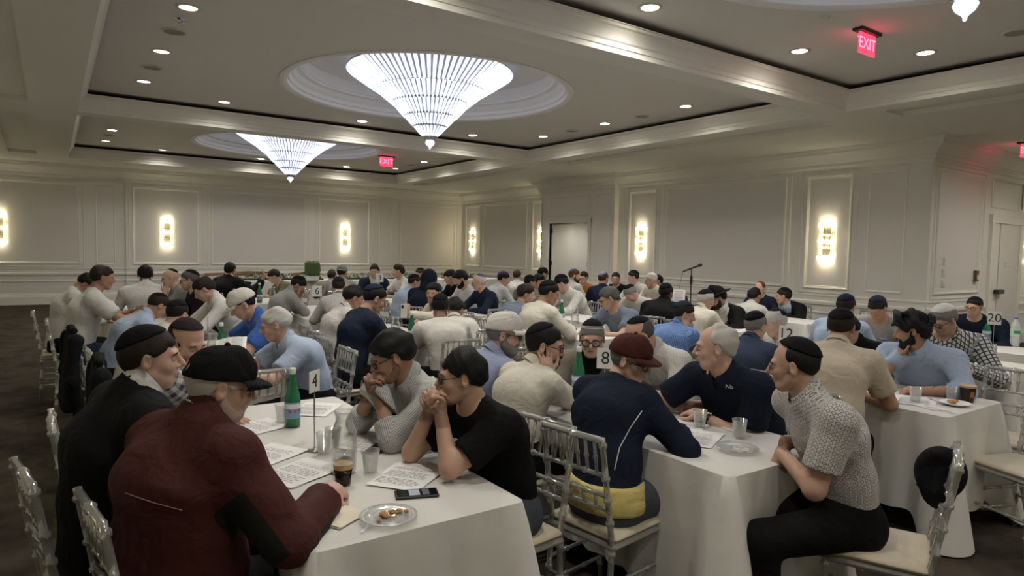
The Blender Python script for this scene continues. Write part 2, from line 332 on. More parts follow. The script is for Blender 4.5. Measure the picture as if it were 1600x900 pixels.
def chandelier(cy, label):
    t = tag(empty('crystal_chandelier', (CHX, cy, ZC+.47)), label, 'chandelier', 'cone chandeliers in the ceiling domes'); z0 = ZC+.47
    for (r0, za, r1, zb, n) in TIERS:
        mb = MB()
        for i in range(n):
            a = 2*PI*(i+.5*(n % 4 == 0))/n; c, s_ = math.cos(a), math.sin(a)
            rm, zm = (r0+r1)/2*.985, (za+zb)/2-.012
            w = 2*PI*r1/n*.36+.002; wt_ = 2*PI*r0/n*.34
            mb.tube([(r0*c, r0*s_, za-z0), (rm*c, rm*s_, zm-z0), (r1*c, r1*s_, zb-z0)], [min(wt_, .028), min((w+wt_)/2, .025), min(w, .022)], n=4)
        tr = mb.build('crystal_tier', CRYS, t, kind='stuff')
        g = MB(); g.lathe([(r0+.02,za-z0+.012),(r0+.028,za-z0),(r0+.02,za-z0-.012),(r0+.008,za-z0)], n=64, cap=False); g.lathe([(r1+.012,zb-z0+.008),(r1+.018,zb-z0),(r1+.012,zb-z0-.008),(r1+.004,zb-z0)], n=48, cap=False)
        g.build('tier_ring', RING, t)
    g = MB(); g.lathe([(.01,-.0),(1.13,-.16),(1.15,-.19),(.77,-.445),(.525,-.64),(.345,-.825),(.205,-.97),(.08,-1.1)], n=32, cap=False); g.build('gap_liner', CRYSW, t, smooth=True)  # dark cone added behind the crystals so the gaps between them look shaded
    g = MB(); g.lathe([(.105,3.315-z0),(.11,3.30-z0),(.085,3.255-z0),(.07,3.25-z0)], n=24); g.build('collar', RING, t, smooth=True)
    g = MB(); g.lathe([(.005,3.25-z0),(.06,3.245-z0),(.072,3.22-z0),(.055,3.185-z0),(.02,3.155-z0),(.012,3.14-z0),(.014,3.13-z0),(.002,3.118-z0)], n=20); g.build('finial', CRYS, t, smooth=True)
    return t
chandelier(CHY[1], 'large cone-shaped crystal chandelier hanging in the middle of the photo')
chandelier(CHY[2], 'smaller cone-shaped crystal chandelier further back on the left')
chandelier(CHY[0], 'crystal chandelier of which only the tip shows at the top right edge')
LENS = mat('downlight lens', (.9,.88,.8), rough=.4, emit=(1.0,.93,.74), estr=14.0)
LENS.cycles.emission_sampling = 'NONE'
LENSDIM = mat('downlight lens dim', (.8,.76,.66), rough=.4, emit=(1.0,.9,.68), estr=2.2)
TRIMR = mat('downlight trim', (.70,.66,.58), rough=.5)
HOLE = mat('downlight baffle', (.10,.09,.08), rough=.6)
def light_mesh(lens):
    ms = []
    a = MB(); a.lathe([(.115,0),(.115,-.008),(.085,-.010),(.08,.0)], n=24, cap=False)
    b = MB(); b.lathe([(.084,-.004),(.04,-.0045),(.002,-.0045)], n=24, cap=False)
    for nm, q, m in (('light_trim', a, TRIMR), ('light_lens', b, lens)):
        me = bpy.data.meshes.new(nm); me.from_pydata(q.v, [], q.f); me.materials.append(m); me.shade_smooth(); ms.append((nm, me))
    return ms
LM_ON, LM_DIM, LM_OFF = light_mesh(LENS), light_mesh(LENSDIM), light_mesh(HOLE)
def downlight(x, y, state, label, watts=None, group='recessed ceiling downlights', z=ZC):
    t = tag(empty('downlight', (x, y, z)), label, 'ceiling light', group)
    for nm, me in {'on': LM_ON, 'dim': LM_DIM, 'off': LM_OFF}[state]: link(nm, me, t)
    w = {'on': DOWN_W, 'dim': DOWN_W*.6, 'off': 0}[state] if watts is None else watts
    if w > 0:
        l = bpy.data.lights.new('downlight_lamp', 'SPOT'); l.energy = w; l.color = (1.0, .955, .88); l.spot_size = math.radians(159); l.spot_blend = .85; l.shadow_soft_size = .08
        o = bpy.data.objects.new('downlight_lamp', l); COL.objects.link(o); o.parent = t; o.location = (0, 0, -.03)
DLL = 'recessed downlight {}'
for (x, y, st, w) in [(1.13,7.22,'dim','nearest the top left of the photo'),(1.12,9.05,'dim','second along the left edge of the middle coffer'),(1.12,10.88,'dim','at the far left corner of the middle coffer'),
    (2.33,11.57,'dim','on the far edge of the middle coffer, left of its dome'),(4.69,11.61,'on','on the far edge of the middle coffer, behind the big chandelier'),(7.0,11.52,'on','on the far edge of the middle coffer, right of the big chandelier'),
    (8.15,10.70,'on','at the far right corner of the middle coffer'),(8.15,8.90,'on','halfway down the right edge of the middle coffer'),(8.14,7.05,'on','nearest along the right edge of the middle coffer'),
    (4.62,4.47,'on','at the top centre of the photo, in the nearest coffer'),(6.9,4.37,'on','left of the red exit sign in the nearest coffer'),(8.02,3.55,'on','right of the red exit sign in the nearest coffer'),
    (1.07,16.02,'on','brightest on the left edge of the far coffer'),(1.06,17.84,'dim','at the far left corner of the far coffer'),(2.29,18.55,'dim','on the far edge of the far coffer, left of the small chandelier'),
    (4.64,18.5,'on','on the far edge of the far coffer, behind the small chandelier'),(8.2,15.97,'on','right of the small red exit sign in the far coffer'),(8.24,17.85,'dim','at the far right corner of the far coffer'),(7.0,18.5,'on','on the far edge of the far coffer, below the small exit sign')]:
    downlight(x, y, st, DLL.format(w))
UN = 'recessed downlight of the nearest coffer, outside the photo'
for x, y in [(1.12,-.5),(1.12,1.6),(1.12,3.6),(2.33,4.37),(8.14,1.6),(8.14,-.5),(4.64,-1.5),(2.3,-1.5),(7.0,-1.5)]: downlight(x, y, 'on', UN, group='downlights outside the photo')
UN2 = 'recessed downlight hidden behind a ceiling beam'
for x, y in [(2.33,5.75),(4.69,5.75),(7.0,5.75),(2.33,13.0),(4.69,13.0),(7.0,13.0),(8.2,13.9),(1.07,13.9)]: downlight(x, y, 'on', UN2, group='downlights hidden by beams')
UN3 = 'unseen downlight added in the soffit of the side hall outside the photo'
for x, y in [(12.6,3.2),(14.6,3.2),(12.6,.6),(14.6,.6),(11.2,-1.5)]: downlight(x, y, 'on', UN3, group='added side hall downlights', z=ZS)  # unseen lamps added to brighten the return wall
downlight(XRD+.95, 14.08, 'dim', 'unseen downlight added to brighten the vestibule behind the open door', watts=12, group='added side hall downlights', z=2.69)  # unseen lamp added because the door opening came out dark
GREYD = mat('speaker grille', (.34,.32,.28), rough=.8)
def disc(x, y, label, r=.13, name='ceiling_speaker', cat='speaker', z=ZC, d=.01):
    t = tag(empty(name, (x, y, z)), label, cat, 'round ceiling fittings')
    a = MB(); a.lathe([(r,0),(r,-d),(r-.02,-d-.004),(r-.025,-d)], n=24, cap=False); a.build('rim', TRIMR, t, smooth=True)
    a = MB(); a.lathe([(r-.024,-d*.8),(.002,-d*.8)], n=24, cap=False); a.build('grille', GREYD, t)
for x, y, w in [(1.13,8.12,'second round ceiling speaker along the left edge of the middle coffer'),(1.12,9.95,'round ceiling speaker near the far left corner of the middle coffer'),(8.16,9.83,'round ceiling speaker near the far right corner of the middle coffer'),(8.17,8.0,'round ceiling speaker on the right edge of the middle coffer, nearer'),
    (7.99,2.69,'round ceiling speaker at the top right edge of the photo'),(1.06,16.8,'round ceiling speaker on the left edge of the far coffer'),(8.2,16.8,'round ceiling speaker on the right edge of the far coffer')]: disc(x, y, w)
t = tag(empty('sprinkler_head', (1.13, 7.64, ZC)), 'small chrome sprinkler head beside the top left downlight', 'sprinkler')
a = MB(); a.lathe([(.07,0),(.07,-.006),(.02,-.01),(.015,-.03),(.035,-.036),(.03,-.04),(.002,-.042)], n=16, cap=False); a.build('rosette', CHROME, t, smooth=True)
t = tag(empty('smoke_detector', (6.14, 3.64, ZC)), 'small round smoke detector above the red exit sign', 'detector')
a = MB(); a.lathe([(.05,0),(.05,-.012),(.03,-.03),(.002,-.032)], n=16, cap=False); a.build('detector_body', WHITEPL, t, smooth=True)
# ---------------------------------------------------------------- exit signs
EXITM = mat('exit panel red', (.55,.02,.06), rough=.25, emit=(1.0,.05,.10), estr=.6)
EXITL = mat('exit letters red', (.9,.1,.2), rough=.3, emit=(1.0,.12,.2), estr=1.3)
def text_mesh(name, s, size, m, parent, loc, rot, extrude=.0006, align='CENTER'):
    cu = bpy.data.curves.new(name, 'FONT'); cu.body = s; cu.size = size; cu.extrude = extrude; cu.align_x = align; cu.align_y = 'CENTER'; cu.resolution_u = 3
    tmp = bpy.data.objects.new(name, cu); COL.objects.link(tmp)
    bpy.context.view_layer.update()
    me = bpy.data.meshes.new_from_object(tmp.evaluated_get(bpy.context.evaluated_depsgraph_get())); bpy.data.objects.remove(tmp)
    me.name = name; me.materials.clear(); me.materials.append(m)
    o = link(name, me, parent); o.location = loc; o.rotation_euler = rot; return o
def exit_sign(x, y, z, rz, label, s=1.0):
    t = tag(empty('exit_sign', (x, y, z), rz), label, 'exit sign', 'red exit signs')
    a = MB(); a.bbox(-.20*s, .20*s, -.05*s, .05*s, -.03, 0); a.build('canopy', DARKMET, t)
    a = MB(); a.bbox(-.155*s, .155*s, -.006, .006, -.03-.21*s, -.028, b=.002); a.build('sign_panel', EXITM, t)
    for sg in (-1, 1): text_mesh('exit_letters', 'EXIT', .16*s, EXITL, t, (0, sg*.0075, -.03-.105*s), (PI/2, 0, 0 if sg < 0 else PI))
exit_sign(6.82, 3.58, ZC, 0.0, 'large red edge-lit exit sign on the ceiling at the top right')
exit_sign(6.95, 15.6, ZC, 0.0, 'small red exit sign beside the smaller far chandelier', 1.1)
exit_sign(13.4, 4.3, ZS, 0.0, 'red exit sign cut off by the right edge of the photo', 1.0)
# ---------------------------------------------------------------- wall sconces
SC_CORE = mat('sconce lamp', (1,.97,.85), rough=.4, emit=(1.0,.88,.58), estr=SCONCE_E)
SC_ROD = clear_mat('sconce crystal', (.93,.92,.86), .16, .08, (.9,.88,.8))
SC_MET = mat('sconce metal', (.70,.66,.55), rough=.25, metal=1.0)
def sconce(W, a, label, z0=1.575, h=.72, w=.30):
    p = W(a, z0, 0); n = W(0, 0, 1) - W(0, 0, 0); u = W(1, 0, 0) - W(0, 0, 0)
    t = tag(empty('crystal_sconce', p), label, 'wall light', 'crystal wall sconces')
    P = lambda x, z, c: u*x + n*c + np.array([0,0,z])
    a_ = MB()
    def pbox(mb, x0, x1, z0_, z1_, c0, c1):
        vs = [P(x, z, c) for z in (z0_, z1_) for x, c in ((x0,c0),(x1,c0),(x1,c1),(x0,c1))]
        mb.add(vs, [(0,3,2,1),(4,5,6,7),(0,1,5,4),(1,2,6,5),(2,3,7,6),(3,0,4,7)])
    pbox(a_, -.07, .07, .04, h-.04, 0.004, .02); a_.build('back_plate', SC_MET, t)
    for zz in (0, h/3, 2*h/3, h):
        g = MB(); g.tube([P(w/2*math.cos(q)*1.0, zz, .02 + .11*math.sin(q)) for q in np.linspace(0, PI, 13)], .007, n=5); g.build('rod_rail', SC_MET, t)
    g = MB()
    for k in range(3):
        for i, q in enumerate(np.linspace(.06, PI-.06, 10)):
            x, c = w/2*math.cos(q), .02 + .11*math.sin(q)
            g.tube([P(x, k*h/3+.012, c), P(x, (k+1)*h/3-.012, c)], .0105, n=6)
    g.build('crystal_rods', SC_ROD, t, kind='stuff')
    for k in range(3):
        g = MB(); g.tube([P(-.085, (k+.5)*h/3+.06*(k-1), .055), P(.085, (k+.5)*h/3+.06*(k-1), .055)], .02, n=8); g.build('lamp', SC_CORE, t)
    return t
SL = 'crystal rod wall sconce glowing warm, {}'
sconce(WC, 2.66, SL.format('leftmost on the far back wall panel')); sconce(WC, 7.82, SL.format('on the right panel of the far back wall'))
sconce(W0, -1.06, SL.format('just outside the left edge on the back wall'))
sconce(WF, 20.02, SL.format('small, just right of the far room corner')); sconce(WF, 16.02, SL.format('half hidden by the block with the open door'))
sconce(WR, 11.48, SL.format('on the right wall left of the big panel')); sconce(WR, 6.77, SL.format('largest, on the right wall near its end'), w=.30)
sconce(WT, 16.3, SL.format('outside the right edge in the side hall'))
WLf = wallmap((XL, 0, 0), (0,1,0), (1,0,0)); WNr = wallmap((0, YN, 0), (1,0,0), (0,1,0))  # sconces on these unseen walls are added to lift the ambient light
for a_, w_ in ((1.5,'added for fill, nearest on the unseen left wall'),(6.5,'added for fill, second on the unseen left wall'),(11.5,'added for fill, third on the unseen left wall'),(16.5,'added for fill, last on the unseen left wall')): sconce(WLf, a_, SL.format(w_))
for a_, w_ in ((0.5,'added for fill, left on the wall behind the camera'),(5.0,'added for fill, middle on the wall behind the camera'),(9.5,'added for fill, right on the wall behind the camera')): sconce(WNr, a_, SL.format(w_))
# ---------------------------------------------------------------- small things on the return wall and ceiling
for i, (x, z, w, h, lb) in enumerate([(12.42,1.62,.085,.13,'topmost of three white wall plates right of the corner'),(12.42,1.42,.13,.14,'middle of three white wall plates right of the corner'),(12.42,1.24,.13,.13,'lowest of three white wall plates right of the corner')]):
    t = tag(empty('wall_plate', (x, YRET-.003, z)), lb, 'switch plate', 'wall plates')
    a = MB(); a.bbox(-w/2, w/2, -.012, 0, -h/2, h/2, b=.003); a.build('plate', WHITEPL, t)
    a = MB(); a.bbox(-w/4, w/4, -.018, -.012, -h/4, h/4, b=.002); a.build('switch', WHITEPL, t)
t = tag(empty('fire_alarm', (13.68, YRET-.003, 1.36)), 'dark fire alarm pull station on the wall beside the hall door', 'alarm')
a = MB(); a.bbox(-.06, .06, -.05, 0, -.10, .10, b=.006); a.build('box', mat('alarm brown', (.16,.07,.05), rough=.4), t)
a = MB(); a.bbox(-.035, .035, -.06, -.05, -.06, .02, b=.004); a.build('handle', WHITEPL, t)
# ================================================================ TABLES, CHAIRS, TABLEWARE
TZ = .75
CLOTH = mat('white tablecloth', (.66,.645,.605), rough=.85, bump=(9, .25, .02), sheen=.2)
WOOD = mat('table plywood', (.35,.24,.14), rough=.6)
def cloth_mesh(x0, x1, y0, y1, seed, step=.04, rows=9, hem=.16, ripple=1.0):
    r = random.Random(seed); rc = .03
    cx, cy = (x0+x1)/2, (y0+y1)/2
    pts = []; nrm = []; dc = []
    def seg(p, q, n):
        L = math.dist(p, q); k = max(2, int(L/step))
        for i in range(k):
            t = (i+.5)/k; pts.append((p[0]+(q[0]-p[0])*t, p[1]+(q[1]-p[1])*t)); nrm.append(n); dc.append(min(t*L, (1-t)*L)+rc*.6)
    def arc(c, a0):
        for i in range(7):
            a = a0 + PI/2*i/6; pts.append((c[0]+rc*math.cos(a), c[1]+rc*math.sin(a))); nrm.append((math.cos(a), math.sin(a))); dc.append(abs(i-3)/3*rc*.8)
    seg((x0+rc,y0),(x1-rc,y0),(0,-1)); arc((x1-rc,y0+rc), -PI/2); seg((x1,y0+rc),(x1,y1-rc),(1,0)); arc((x1-rc,y1-rc), 0)
    seg((x1-rc,y1),(x0+rc,y1),(0,1)); arc((x0+rc,y1-rc), PI/2); seg((x0,y1-rc),(x0,y0+rc),(-1,0)); arc((x0+rc,y0+rc), PI)
    n = len(pts); ph = [r.uniform(0, 6.28) for _ in range(6)]; lam = [r.uniform(.17,.24), r.uniform(.31,.42), r.uniform(.6,.8)]
    s = [0.0]
    for i in range(1, n): s.append(s[-1] + math.dist(pts[i], pts[i-1]))
    vs = []; fs = []
    # top: inner loop grid (fan to a centre line is enough, it is flat)
    ring = [(.0, TZ+.008), (.0, TZ+.004)]
    for k in range(rows+2):
        for i in range(n):
            (px, py), (nx, ny) = pts[i], nrm[i]
            if k == 0: vs.append((px - nx*.012, py - ny*.012, TZ+.009)); continue
            if k == 1: vs.append((px, py, TZ+.004)); continue
            v = (k-1)/rows
            g = math.exp(-(dc[i]/.085)**2); g2 = math.exp(-((dc[i]-.17)/.09)**2)
            f = .5+.5*math.sin(2*PI*s[i]/lam[0]+ph[0]+1.5*math.sin(2*PI*s[i]/lam[2]+ph[1])); f2 = math.sin(2*PI*s[i]/lam[1]+ph[2])
            o = .004 + .02*v + ripple*(.026*v*f + .014*v*f2)*(1-.7*g) + .15*v**.9*g - .035*v*g2
            zh = hem - (hem-.02)*math.exp(-(dc[i]/.11)**2) + .01*f2
            vs.append((px+nx*o, py+ny*o, TZ - (TZ-zh)*v))
    for k in range(rows+1):
        for i in range(n): j = (i+1) % n; fs.append((k*n+i, (k+1)*n+i, (k+1)*n+j, k*n+j))
    fs.append(tuple(range(n)))
    return vs, fs
TLEG = None
TABLES = {}
def table(key, x0, x1, y0, y1, label, clabel, step=.05):
    global TLEG
    t = tag(empty('banquet_table', ((x0+x1)/2, (y0+y1)/2, 0)), label, 'table', 'banquet tables')
    a = MB(); w, d = (x1-x0)/2-.012, (y1-y0)/2-.012; a.bbox(-w, w, -d, d, TZ-.03, TZ-.002); a.build('tabletop', WOOD, t)
    for sx in (-1, 1):
        for sy in (-1, 1):
            if TLEG is None:
                b = MB(); b.tube([(0,0,0),(0,0,TZ-.03)], .014, n=6); o = b.build('leg', DARKMET, t); TLEG = o.data
            else: o = link('leg', TLEG, t)
            o.location = (sx*(w-.08), sy*(d-.15), 0)
    vs, fs = cloth_mesh(x0, x1, y0, y1, hash(key) % 1000 if False else sum(map(ord, key)), step)
    c = MB(); c.add([(x-(x0+x1)/2, y-(y0+y1)/2, z) for x, y, z in vs], fs)
    o = c.build('tablecloth', CLOTH); o.location = ((x0+x1)/2, (y0+y1)/2, 0); auto_smooth(o, 50); tag(o, clabel, 'tablecloth', 'white tablecloths')
    TABLES[key] = (x0, x1, y0, y1); return t
TL = [('T4', .61,1.39,1.88,3.83, 'nearest, carrying sign 4', .022), ('TB', 2.24,3.0,1.64,3.30, 'second from the left in front, carrying sign 8', .022), ('TC', 4.18,4.95,1.62,3.45, 'at the right behind the patterned shirt, carrying sign 12', .025),
 ('TD', 6.2,6.95,2.0,3.75, 'at the right edge beside the checked shirt', .04), ('TE', 7.6,8.25,2.1,3.9, 'far right carrying sign 20', .05),
 ('T1b', .62,1.38,4.80,6.6, 'beyond table 4, under the white-capped reader', .04), ('T1c', .62,1.38,7.2,9.0, 'third back along the left row', .05), ('T1d', .65,1.41,9.95,11.7, 'last of the left row, by the back wall', .06),
 ('T2b', 2.5,3.26,5.45,7.2, 'in front of the two white shirts', .045), ('T2c', 2.55,3.3,8.05,9.85, 'near the grey hooded jacket', .06), ('T2d', 2.5,3.26,10.4,12.1, 'beside the raised hand at the back', .06),
 ('T3b', 4.4,5.15,5.0,6.9, 'in the middle with a carafe', .05), ('T3c', 4.38,5.1,7.75,9.5, 'behind the phone holder', .06), ('T3d', 4.2,4.92,9.85,11.1, 'before the navy suit', .06),
 ('T4b', 4.92,5.62,3.8,4.72, 'beside the blue checked shirt', .05), ('T4c', 5.55,6.2,6.3,7.6, 'under the white-shirted reader in the middle', .06), ('T5b', 6.32,6.95,4.75,6.6, 'between the black hat and the white shirt', .06),
 ('T5c', 6.2,6.6,8.45,10.1, 'beside the purple skullcap', .06), ('T6b', 8.15,8.82,4.9,6.6, 'under the right wall near the microphone', .06), ('T6c', 7.75,8.45,8.05,9.7, 'by the open door', .06)]
for k, x0, x1, y0, y1, w, st in TL: table(k, x0, x1, y0, y1, 'folding banquet table '+w, 'white cloth over the table '+w, st)
# ---------------------------------------------------------------- clear resin ballroom chair with bamboo rings
RESIN = clear_mat('clear silver resin', (.82,.83,.81), .42, .12, (.72,.71,.67))
CUSH = mat('ivory seat pad', (.62,.55,.42), rough=.5)
def bamboo(p, q, r, rings=(.3,.7), rr=1.45):
    p = np.array(p, float); q = np.array(q, float); ts = [0.0]; rs = [r]
    for t in rings:
        L = np.linalg.norm(q-p); e = .010/L
        ts += [t-e*1.2, t-e*.6, t+e*.6, t+e*1.2]; rs += [r, r*rr, r*rr, r]
    ts.append(1.0); rs.append(r)
    return [p+(q-p)*t for t in ts], rs
def chair_proto():
    t = empty('ballroom_chair', (0,0,0)); parts = []
    def tube(name, p, q, r, rings, n=7):
        a = MB(); a.tube(*bamboo(p, q, r, rings), n=n); return a.build(name, RESIN, t, smooth=True)
    H, SZ = .90, .435                               # faces +x; the back stands at -x
    for s in (-1, 1):
        tube('front_leg', (.185, s*.185, 0), (.175, s*.175, SZ), .0135, (.25,.5,.9))
        a = MB(); P1, R1 = bamboo((-.205, s*.18, 0), (-.185, s*.172, SZ), .0135, (.25,.5,.9)); P2, R2 = bamboo((-.185, s*.172, SZ), (-.265, s*.168, H), .0135, (.2,.42,.62,.93))
        a.tube(P1+P2[1:], R1+R2[1:], n=7); a.build('back_post', RESIN, t, smooth=True)
    def X(z): return -.185-.08*(z-SZ)/(H-SZ)
    tube('top_rail', (X(H-.012), -.172, H-.012), (X(H-.012), .172, H-.012), .014, (.5,))
    for z in (.735, .645, .585): tube('back_rail', (X(z), -.17, z), (X(z), .17, z), .010, (.33,.67), 6)
    for i in range(6):
        y = -.125+.05*i
        tube('spindle', (X(.735), y, .735), (X(H-.02), y, H-.02), .008, (.5,), 5)
    for i in range(4): y = -.105+.07*i; tube('spindle', (X(.585), y, .585), (X(.645), y, .645), .007, (.5,), 5)
    a = MB(); a.bbox(-.20, .20, -.195, .195, SZ-.03, SZ, b=.012); a.build('seat', RESIN, t)
    a = MB(); a.bbox(-.19, .20, -.195, .195, SZ, SZ+.035, b=.016); auto_smooth(a.build('seat_pad', CUSH, t), 60)
    for z in (.14, .26):
        for s in (-1, 1): tube('stretcher', (.182, s*.182, z), (-.198, s*.178, z), .009, (.33,.67), 6)
    tube('stretcher', (.182, -.18, .20), (.182, .18, .20), .009, (.33,.67), 6); tube('stretcher', (-.198, -.178, .20), (-.198, .178, .20), .009, (.33,.67), 6)
    return t
_chair = chair_proto(); _chair_used = False
CHAIRS = []
def chair(x, y, yaw, label, back=.0):
    """seat centre at x, y; yaw = direction the sitter faces (radians)"""
    global _chair_used
    t = _chair if not _chair_used else copy_tree(_chair)
    _chair_used = True; t.location = (x, y, 0); t.rotation_euler = (0, 0, yaw); tag(t, label, 'chair', 'clear ballroom chairs'); CHAIRS.append(t); return t
# ---------------------------------------------------------------- tableware
GGREEN = mat('green glass', (.02,.16,.075), rough=.06, spec=.7, trans=.0, ior=1.5)
CLEAR = clear_mat('clear glass', (.97,.98,.97), .05, .03)
PLAST = clear_mat('clear plastic', (.94,.95,.94), .13, .15)
LBLUE = mat('bottle label blue', (.22,.36,.50), rough=.5); LWHITE = mat('label white', (.72,.74,.74), rough=.5); LRED = mat('label red star', (.5,.06,.06), rough=.5)
PAPER = mat('paper', (.82,.81,.79), rough=.8); INK = mat('black print', (.03,.03,.035), rough=.7); GREYINK = mat('grey print', (.42,.42,.43), rough=.8)
SCREEN = mat('phone glass', (.010,.011,.013), rough=.08, spec=.7); STEEL = mat('sign steel', (.62,.62,.60), rough=.25, metal=1.0)
def onto(px, py, z=TZ+.011):
    p = at_z(px, py, z); return (float(p[0]), float(p[1]), z)
def bottle(loc, label, s=1.0):
    t = tag(empty('water_bottle', loc), label, 'bottle', 'green sparkling water bottles')
    P = [(.002,.002),(.034,0),(.038,.006),(.038,.135),(.036,.155),(.026,.19),(.018,.225),(.0145,.25),(.014,.27),(.016,.272),(.016,.278),(.014,.28)]
    a = MB(); a.lathe([(r*s, z*s) for r, z in P], n=18); a.build('bottle_glass', GGREEN, t, smooth=True)
    a = MB(); a.lathe([(.0388*s,.045*s),(.0388*s,.125*s)], n=18, cap=False); lb = a.build('label', LBLUE, t, smooth=True)
    a = MB(); a.lathe([(.0391*s,.095*s),(.0391*s,.118*s)], n=18, cap=False); a.build('label_band', LWHITE, lb, smooth=True)
    for ang in (-2.2, -1.57, -.9, 2.3):
        c, s_ = math.cos(ang), math.sin(ang); q = MB(); ctr = np.array([.0394*s*c, .0394*s*s_, .083*s]); u = np.array([-s_, c, 0])
        star = [ctr + (u*math.sin(i*PI/5)+np.array([0,0,1])*math.cos(i*PI/5))*(.011 if i % 2 == 0 else .0045)*s for i in range(10)]
        q.add(star + [ctr], [(10, i, (i+1) % 10) for i in range(10)]); q.build('label_star', LRED, lb)
    a = MB(); a.lathe([(.015*s,.262*s),(.0165*s,.268*s),(.0165*s,.290*s),(.014*s,.293*s)], n=14); a.build('cap', LWHITE, t, smooth=True)
    return t
def white_bottle(loc, label, s=1.0, green=False):
    t = tag(empty('plastic_bottle', loc), label, 'bottle')
    a = MB(); a.lathe([(r*s, z*s) for r, z in [(.034,0),(.038,.008),(.038,.06),(.035,.075),(.038,.09),(.038,.17),(.034,.2),(.016,.235),(.014,.25)]], n=18); a.build('bottle_body', mat('milky plastic', (.70,.74,.74), rough=.25, trans=.2), t, smooth=True)
    a = MB(); a.lathe([(.0385*s,.095*s),(.0385*s,.165*s)], n=18, cap=False); lb = a.build('label', mat('pale green label', (.55,.72,.55), rough=.5), t, smooth=True)
    a = MB(); a.lathe([(.0388*s,.118*s),(.0388*s,.145*s)], n=18, cap=False, a0=-PI, a1=-PI*.2); a.build('label_mark', mat('label mark', (.10,.42,.55) if not green else (.05,.35,.15), rough=.5), lb, smooth=True)
    a = MB(); a.lathe([(.0165*s,.248*s),(.0165*s,.268*s),(.013*s,.27*s)], n=14); a.build('cap', mat('blue cap', (.18,.25,.6), rough=.4), t, smooth=True)
def carafe(loc, label, s=1.0):
    t = tag(empty('glass_carafe', loc), label, 'carafe', 'clear water carafes')
    out = [(.038,0),(.044,.01),(.045,.13),(.043,.15),(.034,.175),(.029,.19),(.030,.205),(.036,.222)]; inn = [(r-.0035, z if z > .01 else .014) for r, z in reversed(out)]
    a = MB(); a.lathe([(r*s, z*s) for r, z in out+inn], n=22, cap=True); a.build('glass', CLEAR, t, smooth=True)
    a = MB(); a.lathe([(.002,.016*s),(.039*s,.016*s),(.0405*s,.07*s),(.002,.07*s)], n=18, cap=False); a.build('water', CLEAR, t, smooth=True)
def cup(loc, label, s=1.0):
    t = tag(empty('plastic_cup', loc), label, 'cup', 'clear plastic cups')
    out = [(.026,0),(.0265,.004),(.036,.088),(.0375,.092)]; inn = [(.035,.091),(.0255,.006),(.002,.005)]
    a = MB(); a.lathe([(r*s, z*s) for r, z in out+inn], n=18, cap=False); a.build('cup_wall', PLAST, t, smooth=True)
    return t
def sign(loc, num, label, h=.30, s=1.0, rz=0.0):
    t = tag(empty('table_number_sign', loc, rz), label, 'sign', 'table number signs')
    a = MB(); a.lathe([(.032,0),(.032,.004),(.008,.008),(.005,.012)], n=16); a.build('base', STEEL, t, smooth=True)
    a = MB(); a.tube([(0,0,.01),(0,0,h)], .0035, n=6); a.build('rod', STEEL, t)
    w = .05*s
    a = MB(); a.bbox(-w, w, -.0015, .0015, h-.005, h+.115*s, b=.0005); cd = a.build('card', PAPER, t)
    for sg in (-1, 1) if num else (): text_mesh('number', num, .105*s, INK, cd, (0, sg*.0022, h+.054*s), (PI/2, 0, 0 if sg < 0 else PI))
    return t
def sign_at(px, py, D, num, label, s=1.0, rz=0.0):
    p = at_d(px, py, D); return sign((float(p[0]), float(p[1]), TZ+.011), num, label, h=float(p[2])-TZ-.011-.055*s, s=s, rz=math.radians(rz))
def papers(loc, rz, label, n=2, w=.216, h=.279, text=True):
    t = tag(empty('printed_pages', loc, rz), label, 'paper', 'printed hand-outs')
    for k in range(n):
        a = MB(); nx = 5
        vs = []; 
        for j in range(nx+1):
            for i in range(2): x = -w/2+w*i; y = -h/2+h*j/nx; vs.append((x+.004*k, y-.003*k, .0008+.0016*k+ (.012*(j/nx-.7)**2*4 if (k == n-1 and j/nx > .7) else 0)))
        a.add(vs, [(2*j, 2*j+1, 2*j+3, 2*j+2) for j in range(nx)]); sh = a.build('sheet', PAPER, t); sh.rotation_euler = (0, 0, .05*(k-1)*(1 if k % 2 else -1))
    if text:
        a = MB(); r = random.Random(int(abs(loc[0])*997))
        for row in range(17):
            y = h/2-.03-row*.0135; x = -w/2+.02
            if row % 6 == 5: continue
            while x < w/2-.03:
                L = r.uniform(.008,.03); 
                if x+L > w/2-.02: break
                a.add([(x,y,.0032+.0016*(n-1)-.0014),(x+L,y,.0032+.0016*(n-1)-.0014),(x+L,y+.0055,.0032+.0016*(n-1)-.0014),(x,y+.0055,.0032+.0016*(n-1)-.0014)], [(0,1,2,3)]); x += L+.006
        a.build('print', GREYINK, sh, kind='stuff')
    return t
def phone(loc, rz, label, lit=False):
    t = tag(empty('smartphone', loc, rz), label, 'phone')
    a = MB(); a.bbox(-.038, .038, -.078, .078, 0, .009, b=.003); a.build('phone_body', BLACKPL, t)
    a = MB(); a.bbox(-.034, .034, -.072, .072, .0085, .0096, b=.0004); sc = a.build('screen', SCREEN, t)
    if lit:
        for y0, y1, m in ((-.01,.028,'screen card grey'),(-.045,-.02,'screen card dark')):
            a = MB(); a.bbox(-.029, .029, y0, y1, .0096, .0099, b=.0001); a.build('notification', mat(m, (.16,.17,.18) if 'grey' in m else (.05,.05,.055), rough=.3, emit=(.5,.55,.6), estr=.12 if 'grey' in m else .03), sc)
